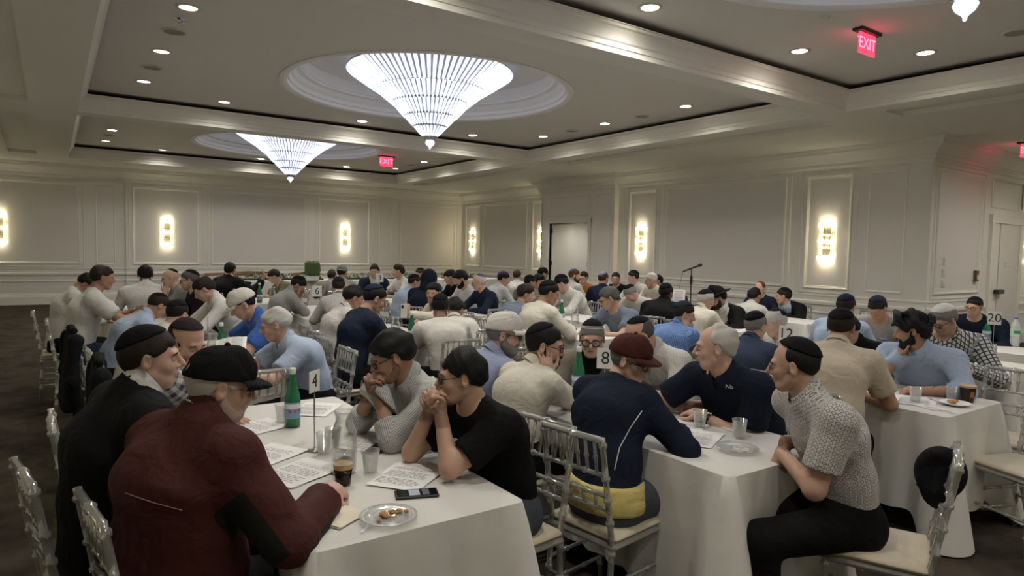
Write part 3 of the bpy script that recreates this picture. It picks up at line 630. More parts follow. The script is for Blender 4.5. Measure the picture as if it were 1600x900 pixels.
def plate(loc, label, food=True, clear=True, r=.095):
    t = tag(empty('plastic_plate', loc), label, 'plate', 'snack plates')
    a = MB(); a.lathe([(.002,.003),(r*.62,.003),(r*.72,.008),(r,.016),(r*1.005,.018),(r*.99,.0195),(r*.70,.011),(r*.6,.006),(.002,.006)], n=30, cap=False); a.build('plate_disc', PLAST if clear else PAPER, t, smooth=True)
    if food:
        rr = random.Random(int(loc[0]*1000)); a = MB()
        for k in range(16):
            x, y, z = rr.gauss(.01,.022), rr.gauss(.015,.014), rr.uniform(.008,.018); q = rr.uniform(.006,.013)
            a.lathe([(.001,-q*.6),(q*.9,-q*.3),(q,q*.1),(q*.6,q*.55),(.001,q*.7)], n=7, c=(x,y,z+q*.3), cap=False)
        a.build('food_crumbs', mat('fried crumbs', (.42,.24,.09), rough=.7, noise=(60,.4)), t, kind='stuff')
def fork(loc, rz, label):
    t = tag(empty('plastic_fork', loc, rz), label, 'fork')
    a = MB(); a.beam((-.08,0,.004),(.03,0,.006),.010,.002); a.build('handle', PLAST, t)
    a = MB(); a.beam((.03,0,.006),(.05,0,.006),.020,.002)
    for k in range(4): a.beam((.05,-.008+.0053*k,.006),(.08,-.008+.0053*k,.009),.0028,.002)
    a.build('tines', PLAST, t)
def napkin(loc, rz, label, w=.15):
    t = tag(empty('paper_napkin', loc, rz), label, 'napkin')
    for k in range(2):
        a = MB(); n = 6; vs = [(-w/2+w*i/n+.004*k, -w/2+w*j/n, .002+.003*k+.003*math.sin(i*1.7+k)*math.sin(j*1.3)) for j in range(n+1) for i in range(n+1)]
        a.add(vs, [(j*(n+1)+i, j*(n+1)+i+1, (j+1)*(n+1)+i+1, (j+1)*(n+1)+i) for j in range(n) for i in range(n)]); a.build('napkin_layer', mat('cream napkin', (.74,.67,.55), rough=.9), t, smooth=True)
def coffee(loc, label, kind='clear', s=1.0):
    t = tag(empty('drink_cup', loc), label, 'cup')
    if kind == 'clear':
        a = MB(); a.lathe([(r*s, z*s) for r, z in [(.002,.001),(.027,.001),(.0285,.004),(.0348,.064),(.002,.0642)]], n=20, cap=False); a.build('dark_drink', mat('dark coffee', (.016,.008,.005), rough=.12), t, smooth=True)
        a = MB(); a.lathe([(r*s, z*s) for r, z in [(.0349,.0635),(.0368,.082),(.0355,.084),(.002,.084)]], n=20, cap=False); a.build('foam', mat('coffee foam', (.45,.28,.13), rough=.6), t, smooth=True)
        a = MB(); a.lathe([(r*s, z*s) for r, z in [(.0370,.080),(.0388,.096),(.0398,.098),(.0380,.097),(.0362,.082)]], n=20, cap=False); a.build('cup_rim', PLAST, t, smooth=True)
    else:
        a = MB(); a.lathe([(r*s, z*s) for r, z in [(.029,0),(.030,.003),(.040,.088)]], n=20, cap=False); a.build('cup_wall', mat('dark printed cup', (.030,.018,.012), rough=.35), t, smooth=True)
        a = MB(); a.lathe([(r*s, z*s) for r, z in [(.0402,.082),(.0425,.092),(.0415,.094),(.037,.090),(.002,.088)]], n=20, cap=False); a.build('cup_rim', mat('kraft rim', (.50,.36,.22), rough=.5), t, smooth=True)
        for a0 in (-2.4, -1.2, 1.0):
            q = MB(); q.lathe([(.0345*s,.030*s),(.0385*s,.062*s)], n=6, cap=False, a0=a0, a1=a0+.5); q.build('cup_print', mat('orange print', (.45,.16,.04), rough=.5), t)
# table 4
bottle(onto(457,666), 'green glass water bottle standing on table 4', 1.0)
sign(onto(491,704), '4', 'upright number 4 card on a thin steel stand', h=.265, s=.78, rz=math.radians(38))
carafe(onto(537,738), 'tall clear glass carafe on table 4 behind the dark drink', 1.12)
DRINK4 = onto(536,757); coffee(DRINK4, 'dark foamy drink in a clear cup held by the maroon jacket', 'clear', 1.0)
for px, py, lb in [(579,738,'clear plastic cup on table 4 right of the carafe'),(507,708,'clear plastic cup beside the number 4 stand'),(520,700,'clear plastic cup just behind the tall carafe'),(441,660,'clear plastic cup left of the green bottle on table 4')]: cup(onto(px, py), lb)
phone(onto(651,773), math.radians(70), 'black smartphone with lit screen near the corner of table 4', True)
phone(onto(589,703), math.radians(-50), 'black smartphone lying beside the carafe on table 4')
papers(onto(636,744), math.radians(-50), 'printed pages beside the bare elbow on table 4', 3)
papers(onto(468,738), math.radians(-62), 'curled printed pages in front of the maroon sleeve', 3)
papers(onto(415,712), math.radians(-60), 'printed pages left of the number 4 stand', 2)
papers(onto(400,668), math.radians(-70), 'printed pages by the black cap on table 4', 2)
papers(onto(492,640), math.radians(-40), 'printed pages behind the green bottle on table 4', 2)
papers(onto(575,690), math.radians(-55), 'printed pages under the phone beside the carafe', 1)
plate(onto(607,812), 'clear plastic plate with fried crumbs at the front of table 4'); fork(onto(583,818), math.radians(40), 'clear plastic fork on the plate at the front of table 4')
napkin(onto(526,808), math.radians(30), 'cream paper napkin left of the clear plate on table 4')
# table 8 (TB)
bottle(onto(903,618), 'green glass water bottle on table 8 beside the cream sleeve', 1.05)
sign_at(946, 560, 3.85, '8', 'upright number 8 card beside the red cap', .98, -42)
for px, py, lb in [(1155,684,'clear plastic cup near the patterned shirt on table 8'),(1093,668,'clear plastic cup in front of the black polo shirt')]: cup(onto(px, py), lb)
papers(onto(1085,684), math.radians(-65), 'printed pages in the middle of table 8', 2); papers(onto(1145,662), math.radians(-20), 'printed pages under the cups on table 8', 2); papers(onto(1062,668), math.radians(-75), 'printed pages beside the navy sleeve on table 8', 1)
plate(onto(1152,704), 'clear plastic plate with a crumpled wrapper on table 8', False); napkin(onto(1158,703), .5, 'crumpled wrapper on the clear plate on table 8', .07)
# table 12 (TC)
sign_at(1228, 521, 5.45, '12', 'upright number 12 card beside the curly white hair', 1.0, -62)
cup(onto(1430,628), 'clear plastic cup below the blue shirt sleeve'); cup(onto(1487,626), 'clear plastic cup left of the dark printed coffee cup')
coffee(onto(1511,628), 'dark printed coffee cup at the end of table 12', 'print', 1.15)
plate(onto(1492,633), 'white plate with fried food beside the dark coffee cup', True, False, .085)
papers(onto(1430,627), math.radians(-70), 'printed pages on table 12 under the blue sleeve', 2); papers(onto(1455,637), math.radians(-20), 'small pamphlet at the front of table 12', 1, .1, .15)
fork(onto(1462,628), .9, 'clear plastic fork on table 12'); white_bottle(onto(1378,582), 'green and white plastic bottle left of the bushy dark hair', 1.0, True)
cup(onto(1536,563), 'clear plastic cup beside the checked shirt')
# table 20 (TE)
bottle(onto(1541,536), 'green glass water bottle beside the number 20 card', 1.1); sign_at(1554, 497, 8.2, '20', 'upright number 20 card at the far right', 1.12, -70); white_bottle(onto(1585,541), 'white plastic bottle with blue cap at the right edge', 1.15)
# further tables
bottle(onto(346,563), 'green glass water bottle in front of the white-capped reader', 1.0); sign(onto(325,560), '', 'thin steel number stand left of the white-capped reader', h=.26, s=.6, rz=math.radians(-95))
carafe(onto(333,566), 'clear carafe beside the bottle near the white-capped reader', 1.0)
bottle(onto(643,536), 'green glass water bottle left of the two white shirts', 1.0); carafe(onto(618,533), 'clear carafe left of the green bottle and white shirts', 1.05)
bottle(onto(877,505), 'green glass water bottle beside the cream shirt in the middle', 1.0); carafe(onto(898,512), 'clear carafe in front of the slate blue shirt', 1.1)
sign((2.75,8.25,TZ+.011), '6', 'upright number 6 card near the grey hooded jacket', h=.26, s=1.15, rz=math.radians(-20)); bottle((2.62,10.55,TZ+.011), 'green glass water bottle beside the raised hand at the back', 1.05); carafe((2.80,10.5,TZ+.011), 'clear carafe beside the raised hand at the back', 1.1)
sign((4.62,10.6,TZ+.011), '3', 'upright number 3 card before the navy suit', h=.30, s=1.25, rz=math.radians(-20))
papers(onto(500,520), .3, 'printed pages on the table beside the grey jacket', 1); sign((8.1,8.7,TZ+.011), '', 'small white card before the black-shirted man by the door', h=.28, s=1.2, rz=math.radians(-45))
papers(onto(745,492), .2, 'printed pages before the navy-shirted man with glasses', 1); papers(onto(898,520), .6, 'printed pages under the cream sleeve in the middle', 1)
# ---------------------------------------------------------------- microphone stand, buffet with greenery along the back
mp = at_d(1080, 440, 10.1); mtop = at_d(1080, 421, 10.1)
t = tag(empty('microphone_stand', (mp[0], mp[1], 0)), 'black microphone stand in front of the right wall', 'microphone stand')
a = MB(); a.lathe([(.13,0),(.13,.015),(.03,.03),(.015,.04)], n=20); a.build('base', BLACKPL, t, smooth=True)
a = MB(); a.tube([(0,0,.03),(0,0,.75)], .014, n=8); a.tube([(0,0,.75),(0,0,mtop[2])], .009, n=8); a.build('pole', BLACKPL, t)
a = MB(); a.lathe([(.016,0),(.02,.02),(.02,.11),(.014,.13)], n=10, c=(0,0,mtop[2]-.22)); a.build('clutch', BLACKPL, t)
a = MB(); a.tube([(-.05,.04,mtop[2]-.01),(.06,-.05,mtop[2]+.05)], .012, n=8); a.build('clip', BLACKPL, t)
a = MB(); a.tube([(-.10,.08,mtop[2]-.035),(.06,-.05,mtop[2]+.05),(.09,-.075,mtop[2]+.066),(.11,-.09,mtop[2]+.078)], [.010,.014,.026,.022], n=10); a.build('microphone', BLACKPL, t, smooth=True)
a = MB(); a.tube([(-.10,.08,mtop[2]-.04),(-.14,.11,mtop[2]-.3),(-.13,.10,mtop[2]-.9),(-.1,.08,.05)], .003, n=5); a.build('cable', BLACKPL, t)
BX0, BX1, BY0, BY1, BZ = 2.6, 9.2, 13.6, 14.4, .93
t = tag(empty('buffet_table', ((BX0+BX1)/2, (BY0+BY1)/2, 0)), 'long white-clothed buffet table in front of the back wall', 'table')
a = MB(); a.bbox(BX0-(BX0+BX1)/2, BX1-(BX0+BX1)/2, -.38, .38, BZ-.04, BZ, b=.01); a.build('buffet_top', CLOTH, t)
a = MB()
n = 120; vs = []
for k, z in enumerate((BZ-.03, .02)):
    for i in range(n+1): vs.append((BX0-(BX0+BX1)/2+(BX1-BX0)*i/n, -.385-.02*k-.018*k*math.sin(i*1.9), z))
a.add(vs, [(i, i+1, n+2+i, n+1+i) for i in range(n)]); a.build('skirt', CLOTH, t, smooth=True)
LEAF = [mat('leaf green', (.055,.095,.03), rough=.6), mat('leaf olive', (.13,.14,.05), rough=.6), mat('leaf pale', (.30,.30,.17), rough=.6)]
def leafy(name, label, x, y, z, lx, h, n, seed, cat='greenery'):
    t = tag(empty(name, (x, y, z)), label, cat, 'greenery along the buffet'); r = random.Random(seed)
    for m in range(3):
        a = MB()
        for _ in range(n//3):
            c = np.array([r.uniform(-lx, lx), r.uniform(-.12,.12), r.uniform(0, h)]); d = np.array([r.gauss(0,1), r.gauss(0,1), r.gauss(.4,.6)]); d /= np.linalg.norm(d); s = np.cross(d, [0,0,1]); s /= np.linalg.norm(s)+1e-9; L = r.uniform(.05,.10)
            a.add([c, c+d*L*.5+s*L*.28, c+d*L, c+d*L*.5-s*L*.28], [(0,1,2,3)])
        a.build('leaves', LEAF[m], t, kind='stuff')
    a = MB(); a.bbox(-lx, lx, -.08, .08, 0, .03); a.build('tray', mat('greenery tray', (.05,.06,.03), rough=.8), t)
for i, (x, w) in enumerate([(3.3,'left end of the buffet, behind the raised hand'),(4.3,'buffet behind the olive shirt'),(5.6,'middle of the buffet'),(6.8,'buffet behind the navy suit'),(8.2,'right end of the buffet')]):
    leafy('greenery_garland', 'low leafy garland on the '+w, x, BY0+.4, BZ+.002, .48, .10, 210, i)
BARK = mat('driftwood', (.17,.10,.06), rough=.8)
for i, (px, w, L) in enumerate([(372,'behind the black suit at the back',.62),(478,'beside the green box hedge',.3)]):
    p = at_d(px, 429, 14.4); t = tag(empty('branch_arrangement', (p[0], p[1], p[2])), 'thin brown driftwood branch on the buffet '+w, 'branch', 'driftwood on the buffet')
    for k in range(3):
        a = MB(); a.tube([(-L,0,-.02+.02*k),(-L*.3,.03*k,.03),(L*.3,-.02,.0+.03*k),(L,.02,.03+.01*k)], [.012,.02,.016,.006], n=6); a.build('branch', BARK, t)
    a = MB(); a.tube([(0,0,BZ-p[2]),(0,0,.02)], .012, n=6); a.build('stand', BARK, t)
p = at_d(488, 433, 14.3)
t = tag(empty('box_hedge_planter', (p[0], p[1], BZ)), 'square green box hedge in a white pot on the buffet', 'plant'); hz = p[2]-BZ
a = MB(); a.bbox(-.11, .11, -.11, .11, 0, hz+.04, b=.01); a.build('pot', WHITEPL, t)
a = MB(); r = random.Random(3)
for _ in range(900):
    x, y = r.uniform(-.14,.14), r.uniform(-.14,.14); z = r.uniform(hz+.03, hz+.30); a.add([(x,y,z),(x+r.uniform(-.01,.01)+.008,y+.004,z),(x+r.uniform(-.015,.015),y+r.uniform(-.015,.015),z+.06)], [(0,1,2)])
a.bbox(-.125, .125, -.125, .125, hz+.03, hz+.31, b=.02); a.build('grass', mat('grass green', (.06,.10,.03), rough=.8), t, kind='stuff')
# ================================================================ PEOPLE: signed-distance bodies meshed with surface nets
def nrm(v): v = np.asarray(v, float); return v/(np.linalg.norm(v)+1e-12)
class Field:
    def __init__(s, lo, hi, h):
        s.h = h; s.o = np.floor(np.asarray(lo)/h)*h - 2*h; n = np.ceil((np.asarray(hi)-s.o)/h).astype(int)+4; s.n = n
        s.a = np.full(n, 10.0, np.float32); s.ax = [(s.o[i]+h*np.arange(n[i])).astype(np.float32) for i in range(3)]
    def sub(s, lo, hi):
        i0 = np.clip(np.floor((lo-s.o)/s.h).astype(int), 0, s.n); i1 = np.clip(np.ceil((hi-s.o)/s.h).astype(int)+1, 0, s.n)
        if np.any(i1 <= i0): return None, None
        sl = tuple(slice(i0[k], i1[k]) for k in range(3))
        return sl, (s.ax[0][sl[0]][:,None,None], s.ax[1][sl[1]][None,:,None], s.ax[2][sl[2]][None,None,:])
    def put(s, sl, d, k, op='u'):
        c = s.a[sl]
        if op == 'u':
            h = np.maximum(k-np.abs(c-d), 0)/max(k, 1e-6); s.a[sl] = np.minimum(c, d)-h*h*k*.25
        else:
            h = np.maximum(k-np.abs(c+d), 0)/max(k, 1e-6); s.a[sl] = np.maximum(c, -d)+h*h*k*.25
    def cone(s, a, b, ra, rb, k=.02, lat=None, e=1.0, infl=0.0, op='u'):
        a = np.asarray(a, float); b = np.asarray(b, float); ra += infl; rb += infl
        pad = max(ra, rb)*max(e, 1.0)+k+3*s.h; lo = np.minimum(a, b)-pad; hi = np.maximum(a, b)+pad
        sl, g = s.sub(lo, hi)
        if sl is None: return
        X, Y, Z = [q-np.float32(c) for q, c in zip(g, a)]; v = b-a
        if lat is not None:
            w = np.float32(1/e-1); q = X*np.float32(lat[0])+Y*np.float32(lat[1])+Z*np.float32(lat[2])
            X, Y, Z = X+w*q*lat[0].astype(np.float32), Y+w*q*lat[1].astype(np.float32), Z+w*q*lat[2].astype(np.float32); v = v+(1/e-1)*float(v@lat)*lat
        vv = float(v@v)+1e-12; v = v.astype(np.float32)
        t = np.clip((X*v[0]+Y*v[1]+Z*v[2])/np.float32(vv), 0, 1)
        d = np.sqrt((X-t*v[0])**2+(Y-t*v[1])**2+(Z-t*v[2])**2)-(np.float32(ra)+np.float32(rb-ra)*t)
        s.put(sl, d, k, op)
    def ell(s, c, r, F, k=.012, infl=0.0, op='u'):
        c = np.asarray(c, float); r = np.asarray(r, float)+infl; pad = r.max()+k+3*s.h
        sl, g = s.sub(c-pad, c+pad)
        if sl is None: return
        X, Y, Z = [q-np.float32(cc) for q, cc in zip(g, c)]
        L = [(X*np.float32(F[i][0])+Y*np.float32(F[i][1])+Z*np.float32(F[i][2])) for i in range(3)]
        k0 = np.sqrt(sum((L[i]/np.float32(r[i]))**2 for i in range(3))); k1 = np.sqrt(sum((L[i]/np.float32(r[i]**2))**2 for i in range(3)))+1e-6
        s.put(sl, k0*(k0-1)/k1, k, op)
    def cut(s, p, n, lo=None, hi=None, k=0):
        """keep the side n points away from (remove where (x-p).n > 0), inside the box lo..hi if given"""
        sl, g = s.sub(np.asarray(lo), np.asarray(hi)) if lo is not None else (tuple(slice(0, m) for m in s.n), (s.ax[0][:,None,None], s.ax[1][None,:,None], s.ax[2][None,None,:]))
        if sl is None: return
        n = nrm(n).astype(np.float32); p = np.asarray(p, np.float32)
        d = (g[0]-p[0])*n[0]+(g[1]-p[1])*n[1]+(g[2]-p[2])*n[2]
        if k: hh_ = np.maximum(k-np.abs(s.a[sl]-d), 0)/k; s.a[sl] = np.maximum(s.a[sl], d)+hh_*hh_*k*.25
        else: s.a[sl] = np.maximum(s.a[sl], d)
    def wave(s, amp, seed, fr=(14, 24, 37)):
        r = np.random.default_rng(seed); x, y, z = s.ax[0][:,None,None], s.ax[1][None,:,None], s.ax[2][None,None,:]
        m = np.abs(s.a) < .06
        tot = np.zeros(s.n, np.float32)
        for f in fr:
            d = nrm(r.normal(size=3)*[1,1,1.4]).astype(np.float32)*f; d2 = nrm(r.normal(size=3)).astype(np.float32)*f*.6
            tot += np.sin(x*d[0]+y*d[1]+z*d[2]+np.float32(r.uniform(0,6)))*np.sin(x*d2[0]+y*d2[1]+z*d2[2]+np.float32(r.uniform(0,6)))*np.float32(fr[0]*1.25/f)
        s.a += np.where(m, tot*np.float32(amp), 0)
    def mesh(s, drop=()):
        a = s.a; ins = a < 0
        if not ins.any(): return np.zeros((0,3)), np.zeros((0,4), int)
        c = [ins[i:ins.shape[0]-1+i, j:ins.shape[1]-1+j, k:ins.shape[2]-1+k] for i in (0,1) for j in (0,1) for k in (0,1)]
        cnt = sum(q.astype(np.int8) for q in c); act = (cnt > 0) & (cnt < 8); idx = np.argwhere(act)
        ids = np.full(act.shape, -1, np.int32); ids[act] = np.arange(len(idx))
        vals = np.stack([a[idx[:,0]+i, idx[:,1]+j, idx[:,2]+k] for i in (0,1) for j in (0,1) for k in (0,1)], 1)
        offs = np.array([(i,j,k) for i in (0,1) for j in (0,1) for k in (0,1)], np.float32)
        E = [(0,1),(2,3),(4,5),(6,7),(0,2),(1,3),(4,6),(5,7),(0,4),(1,5),(2,6),(3,7)]
        acc = np.zeros((len(idx),3), np.float32); num = np.zeros(len(idx), np.float32)
        for p, q in E:
            vp, vq = vals[:,p], vals[:,q]; m = (vp < 0) != (vq < 0); t = np.where(m, vp/np.where(m, vp-vq, 1), 0)
            acc += np.where(m[:,None], offs[p]+t[:,None]*(offs[q]-offs[p]), 0); num += m
        V = (idx+acc/num[:,None])*s.h+s.o
        F = []
        for axis in range(3):
            sl0 = [slice(1,-1)]*3; sl0[axis] = slice(0,-1); sl1 = [slice(1,-1)]*3; sl1[axis] = slice(1,None)
            A = ins[tuple(sl0)]; B = ins[tuple(sl1)]; ch = np.argwhere(A != B)
            if len(ch) == 0: continue
            base = ch.copy(); o = [1,1,1]; o[axis] = 0; base = base+o; fl = A[ch[:,0],ch[:,1],ch[:,2]]
            u, w = [(1,2),(2,0),(0,1)][axis]
            def cell(du, dw):
                q = base.copy(); q[:,u] += du; q[:,w] += dw; return ids[q[:,0],q[:,1],q[:,2]]
            quad = np.stack([cell(-1,-1), cell(0,-1), cell(0,0), cell(-1,0)], 1)
            quad[~fl] = quad[~fl][:, ::-1]; F.append(quad)
        F = np.concatenate(F); F = F[(F >= 0).all(1)]
        if len(drop):
            ctr = V[F].mean(1); keep = np.ones(len(F), bool)
            for lo, hi in drop: keep &= ~((ctr > lo) & (ctr < hi)).all(1)
            F = F[keep]; used = np.unique(F); re = np.full(len(V), -1); re[used] = np.arange(len(used)); V = V[used]; F = re[F]
        return V, F
def mesh_obj(name, parts, m, parent=None, origin=(0,0,0)):
    V = np.concatenate([p[0] for p in parts]) - np.asarray(origin); n = 0; Fs = []
    for v, f in parts: Fs.append(f+n); n += len(v)
    F = np.concatenate(Fs); me = bpy.data.meshes.new(name)
    me.vertices.add(len(V)); me.vertices.foreach_set('co', V.astype(np.float32).ravel())
    me.loops.add(F.size); me.loops.foreach_set('vertex_index', F.astype(np.int32).ravel())
    me.polygons.add(len(F)); me.polygons.foreach_set('loop_start', np.arange(0, F.size, 4, dtype=np.int32))
    me.update(calc_edges=True); me.shade_smooth(); me.materials.append(m)
    return link(name, me, parent)
# ---------------------------------------------------------------- cloth and skin materials
def fabric(name, col, pat=None, col2=(1,1,1), sc=1.0, rough=.85):
    key = 'fabric '+name
    if key in MATS: return MATS[key]
    m = bpy.data.materials.new(key); m.use_nodes = True; nt = m.node_tree; b = nt.nodes['Principled BSDF']; b.inputs['Roughness'].default_value = rough; b.inputs['Specular IOR Level'].default_value = .25 if max(col) > .05 else .12
    b.inputs['Sheen Weight'].default_value = .12 if max(col) > .1 else 0.0; b.inputs['Base Color'].default_value = (*col, 1); N = nt.nodes.new; Lk = nt.links.new
    tc = N('ShaderNodeTexCoord'); at = N('ShaderNodeAttribute'); at.attribute_name = 'weave'; sp = N('ShaderNodeSeparateXYZ'); Lk(at.outputs['Vector'], sp.inputs[0])
    def M(op, a, c=None):
        q = N('ShaderNodeMath'); q.operation = op
        for i, v in enumerate((a, c)):
            if v is None: continue
            if isinstance(v, (int, float)): q.inputs[i].default_value = v
            else: Lk(v, q.inputs[i])
        return q.outputs[0]
    fac = None
    hor = sp.outputs[0]
    if pat == 'stripe': fac = M('GREATER_THAN', M('SINE', M('MULTIPLY', hor, 2*PI/(.011*sc))), .25)
    elif pat in ('check', 'plaid'):
        w = .022*sc if pat == 'check' else .045*sc
        s1 = M('GREATER_THAN', M('SINE', M('MULTIPLY', hor, 2*PI/w)), .62 if pat == 'check' else .0); s2 = M('GREATER_THAN', M('SINE', M('MULTIPLY', sp.outputs[1], 2*PI/w)), .62 if pat == 'check' else .0)
        fac = M('MULTIPLY', M('ADD', s1, s2), .5)
        if pat == 'check': fac = M('MAXIMUM', s1, s2)
    elif pat == 'dots':
        mp = N('ShaderNodeMapping'); Lk(at.outputs['Vector'], mp.inputs[0]); mp.inputs['Scale'].default_value = (1/(.022*sc),)*3
        v = N('ShaderNodeTexVoronoi'); v.voronoi_dimensions = '2D'; v.inputs['Scale'].default_value = 1; v.inputs['Randomness'].default_value = .12; Lk(mp.outputs[0], v.inputs['Vector'])
        d = v.outputs['Distance']; fac = M('MULTIPLY', M('GREATER_THAN', d, .26), M('LESS_THAN', d, .42))
    if fac is not None:
        mx = N('ShaderNodeMix'); mx.data_type = 'RGBA'; mx.inputs[6].default_value = (*col, 1); mx.inputs[7].default_value = (*col2, 1); Lk(fac, mx.inputs[0]); Lk(mx.outputs[2], b.inputs['Base Color'])
    n = N('ShaderNodeTexNoise'); n.inputs['Scale'].default_value = 11; n.inputs['Detail'].default_value = 3; n.inputs['Distortion'].default_value = .8; Lk(tc.outputs['Object'], n.inputs['Vector'])
    bp = N('ShaderNodeBump'); bp.inputs['Strength'].default_value = .5; bp.inputs['Distance'].default_value = .03; Lk(n.outputs['Fac'], bp.inputs['Height']); Lk(bp.outputs['Normal'], b.inputs['Normal'])
    MATS[key] = m; return m
SKINS = {k: mat('skin '+k, c, rough=.5, spec=.35, noise=(14, .10)) for k, c in {'light': (.53,.33,.245), 'fair': (.60,.385,.30), 'tan': (.42,.245,.165), 'olive': (.34,.20,.13), 'brown': (.20,.115,.078)}.items()}
HAIRS = {k: mat('hair '+k, c, rough=.6, bump=(140, .6, .004), spec=.22) for k, c in {'black': (.010,.009,.009), 'dark': (.022,.015,.011), 'brown': (.055,.032,.018), 'grey': (.20,.19,.18), 'white': (.50,.48,.45), 'pepper': (.085,.08,.078), 'red': (.10,.042,.018)}.items()}
EYEW = mat('eye white', (.46,.43,.40), rough=.3); EYED = mat('eye dark', (.012,.009,.007), rough=.15); LIP = mat('lips', (.30,.12,.10), rough=.5)
FRAME = mat('glasses frame black', (.008,.008,.009), rough=.25); WIRE = mat('glasses wire', (.35,.32,.27), rough=.25, metal=.9); LENSG = clear_mat('spectacle lens', (.95,.96,.97), .04, .04)
SHOE = mat('black shoe leather', (.012,.011,.010), rough=.4)
C = dict(white=(.62,.61,.58), cream=(.60,.565,.475), offwhite=(.58,.555,.51), beige=(.50,.43,.33), black=(.007,.007,.008), navy=(.016,.022,.045), dnavy=(.010,.014,.028), blue=(.10,.20,.42), sky=(.36,.44,.58), periw=(.25,.29,.42), slate=(.14,.17,.23), grey=(.30,.30,.28), lgrey=(.52,.51,.48), maroon=(.058,.0125,.0105), olive=(.13,.12,.06), sage=(.19,.20,.17), taupe=(.17,.15,.12), orange=(.50,.20,.05), denim=(.06,.07,.085), purple=(.055,.03,.12), plum=(.03,.018,.024), gblue=(.06,.09,.20), royal=(.03,.10,.36), yellow=(.55,.45,.16))
HIPZ = .545
def rot_axis(v, ax, ang):
    ax = nrm(ax); v = np.asarray(v, float); return v*math.cos(ang)+np.cross(ax, v)*math.sin(ang)+ax*float(ax@v)*(1-math.cos(ang))
def ik(S, W, L1, L2, pole):
    d = W-S; D = np.linalg.norm(d); mx = (L1+L2)*.985
    if D > mx: W = S+d/D*mx; d = W-S; D = mx
    u = d/D; a = (L1*L1-L2*L2+D*D)/(2*D); h = math.sqrt(max(L1*L1-a*a, 0)); p = pole-u*float(pole@u); p = nrm(p)
    return S+u*a+p*h, W
def hand(fd, W, d, n, s, curl, spread, side, infl=0):
    """palm + five fingers; d = pointing direction, n = back-of-hand normal, side = +1 left hand / -1 right"""
    d = nrm(d); n = nrm(n-d*float(n@d)); l = np.cross(n, d)*side      # l points to the thumb side
    fd.cone(W, W+d*.05*s, .026*s, .030*s, .012, lat=l, e=1.15, infl=infl)
    fd.cone(W+d*.03*s+l*.02*s, W+d*.082*s+l*.024*s, .015*s, .013*s, .014); fd.cone(W+d*.03*s-l*.02*s, W+d*.078*s-l*.028*s, .015*s, .012*s, .014); fd.cone(W+d*.03*s, W+d*.085*s, .017*s, .014*s, .014)
    for i, (o, L) in enumerate(((.028,.070),(.0095,.078),(-.0095,.072),(-.027,.058))):
        p = W+d*(.082-.004*abs(i-1))*s+l*o*s*1.02; c = curl*(1+.08*i); dirn = nrm(d+l*spread*(1.5-i)*.16)
        q = dirn; m = nrm(n-q*float(n@q))
        for j, (fr, r0, r1) in enumerate(((.44,.0095,.0088),(.31,.0086,.008),(.25,.008,.0066))):
            cc = c*(.75 if j == 0 else 1); q, m = nrm(q*math.cos(cc)-m*math.sin(cc)), nrm(m*math.cos(cc)+q*math.sin(cc)); p2 = p+q*L*fr*s; fd.cone(p, p2, r0*s, r1*s, .004); p = p2
    tdir = nrm(d*.62+l*.72-n*.30*(1+curl*.4)); p = W+d*.022*s+l*.026*s; p2 = p+tdir*.042*s; fd.cone(p, p2, .0135*s, .0105*s, .010); p3 = p2+nrm(tdir*.8+d*.5-l*curl*.5)*.030*s; fd.cone(p2, p3, .0105*s, .0085*s, .004); fd.cone(p3, p3+nrm(d*.9+l*(.25-curl*.6)-n*.1)*.022*s, .0085*s, .0068*s, .004)
_used_labels = set()
def chair_label(lb):
    a = 'clear chair under the '+lb.split(',')[0]
    if a in _used_labels: a = 'clear chair under the '+' '.join(lb.replace(',', '').split()[:12])
    _used_labels.add(a); return a
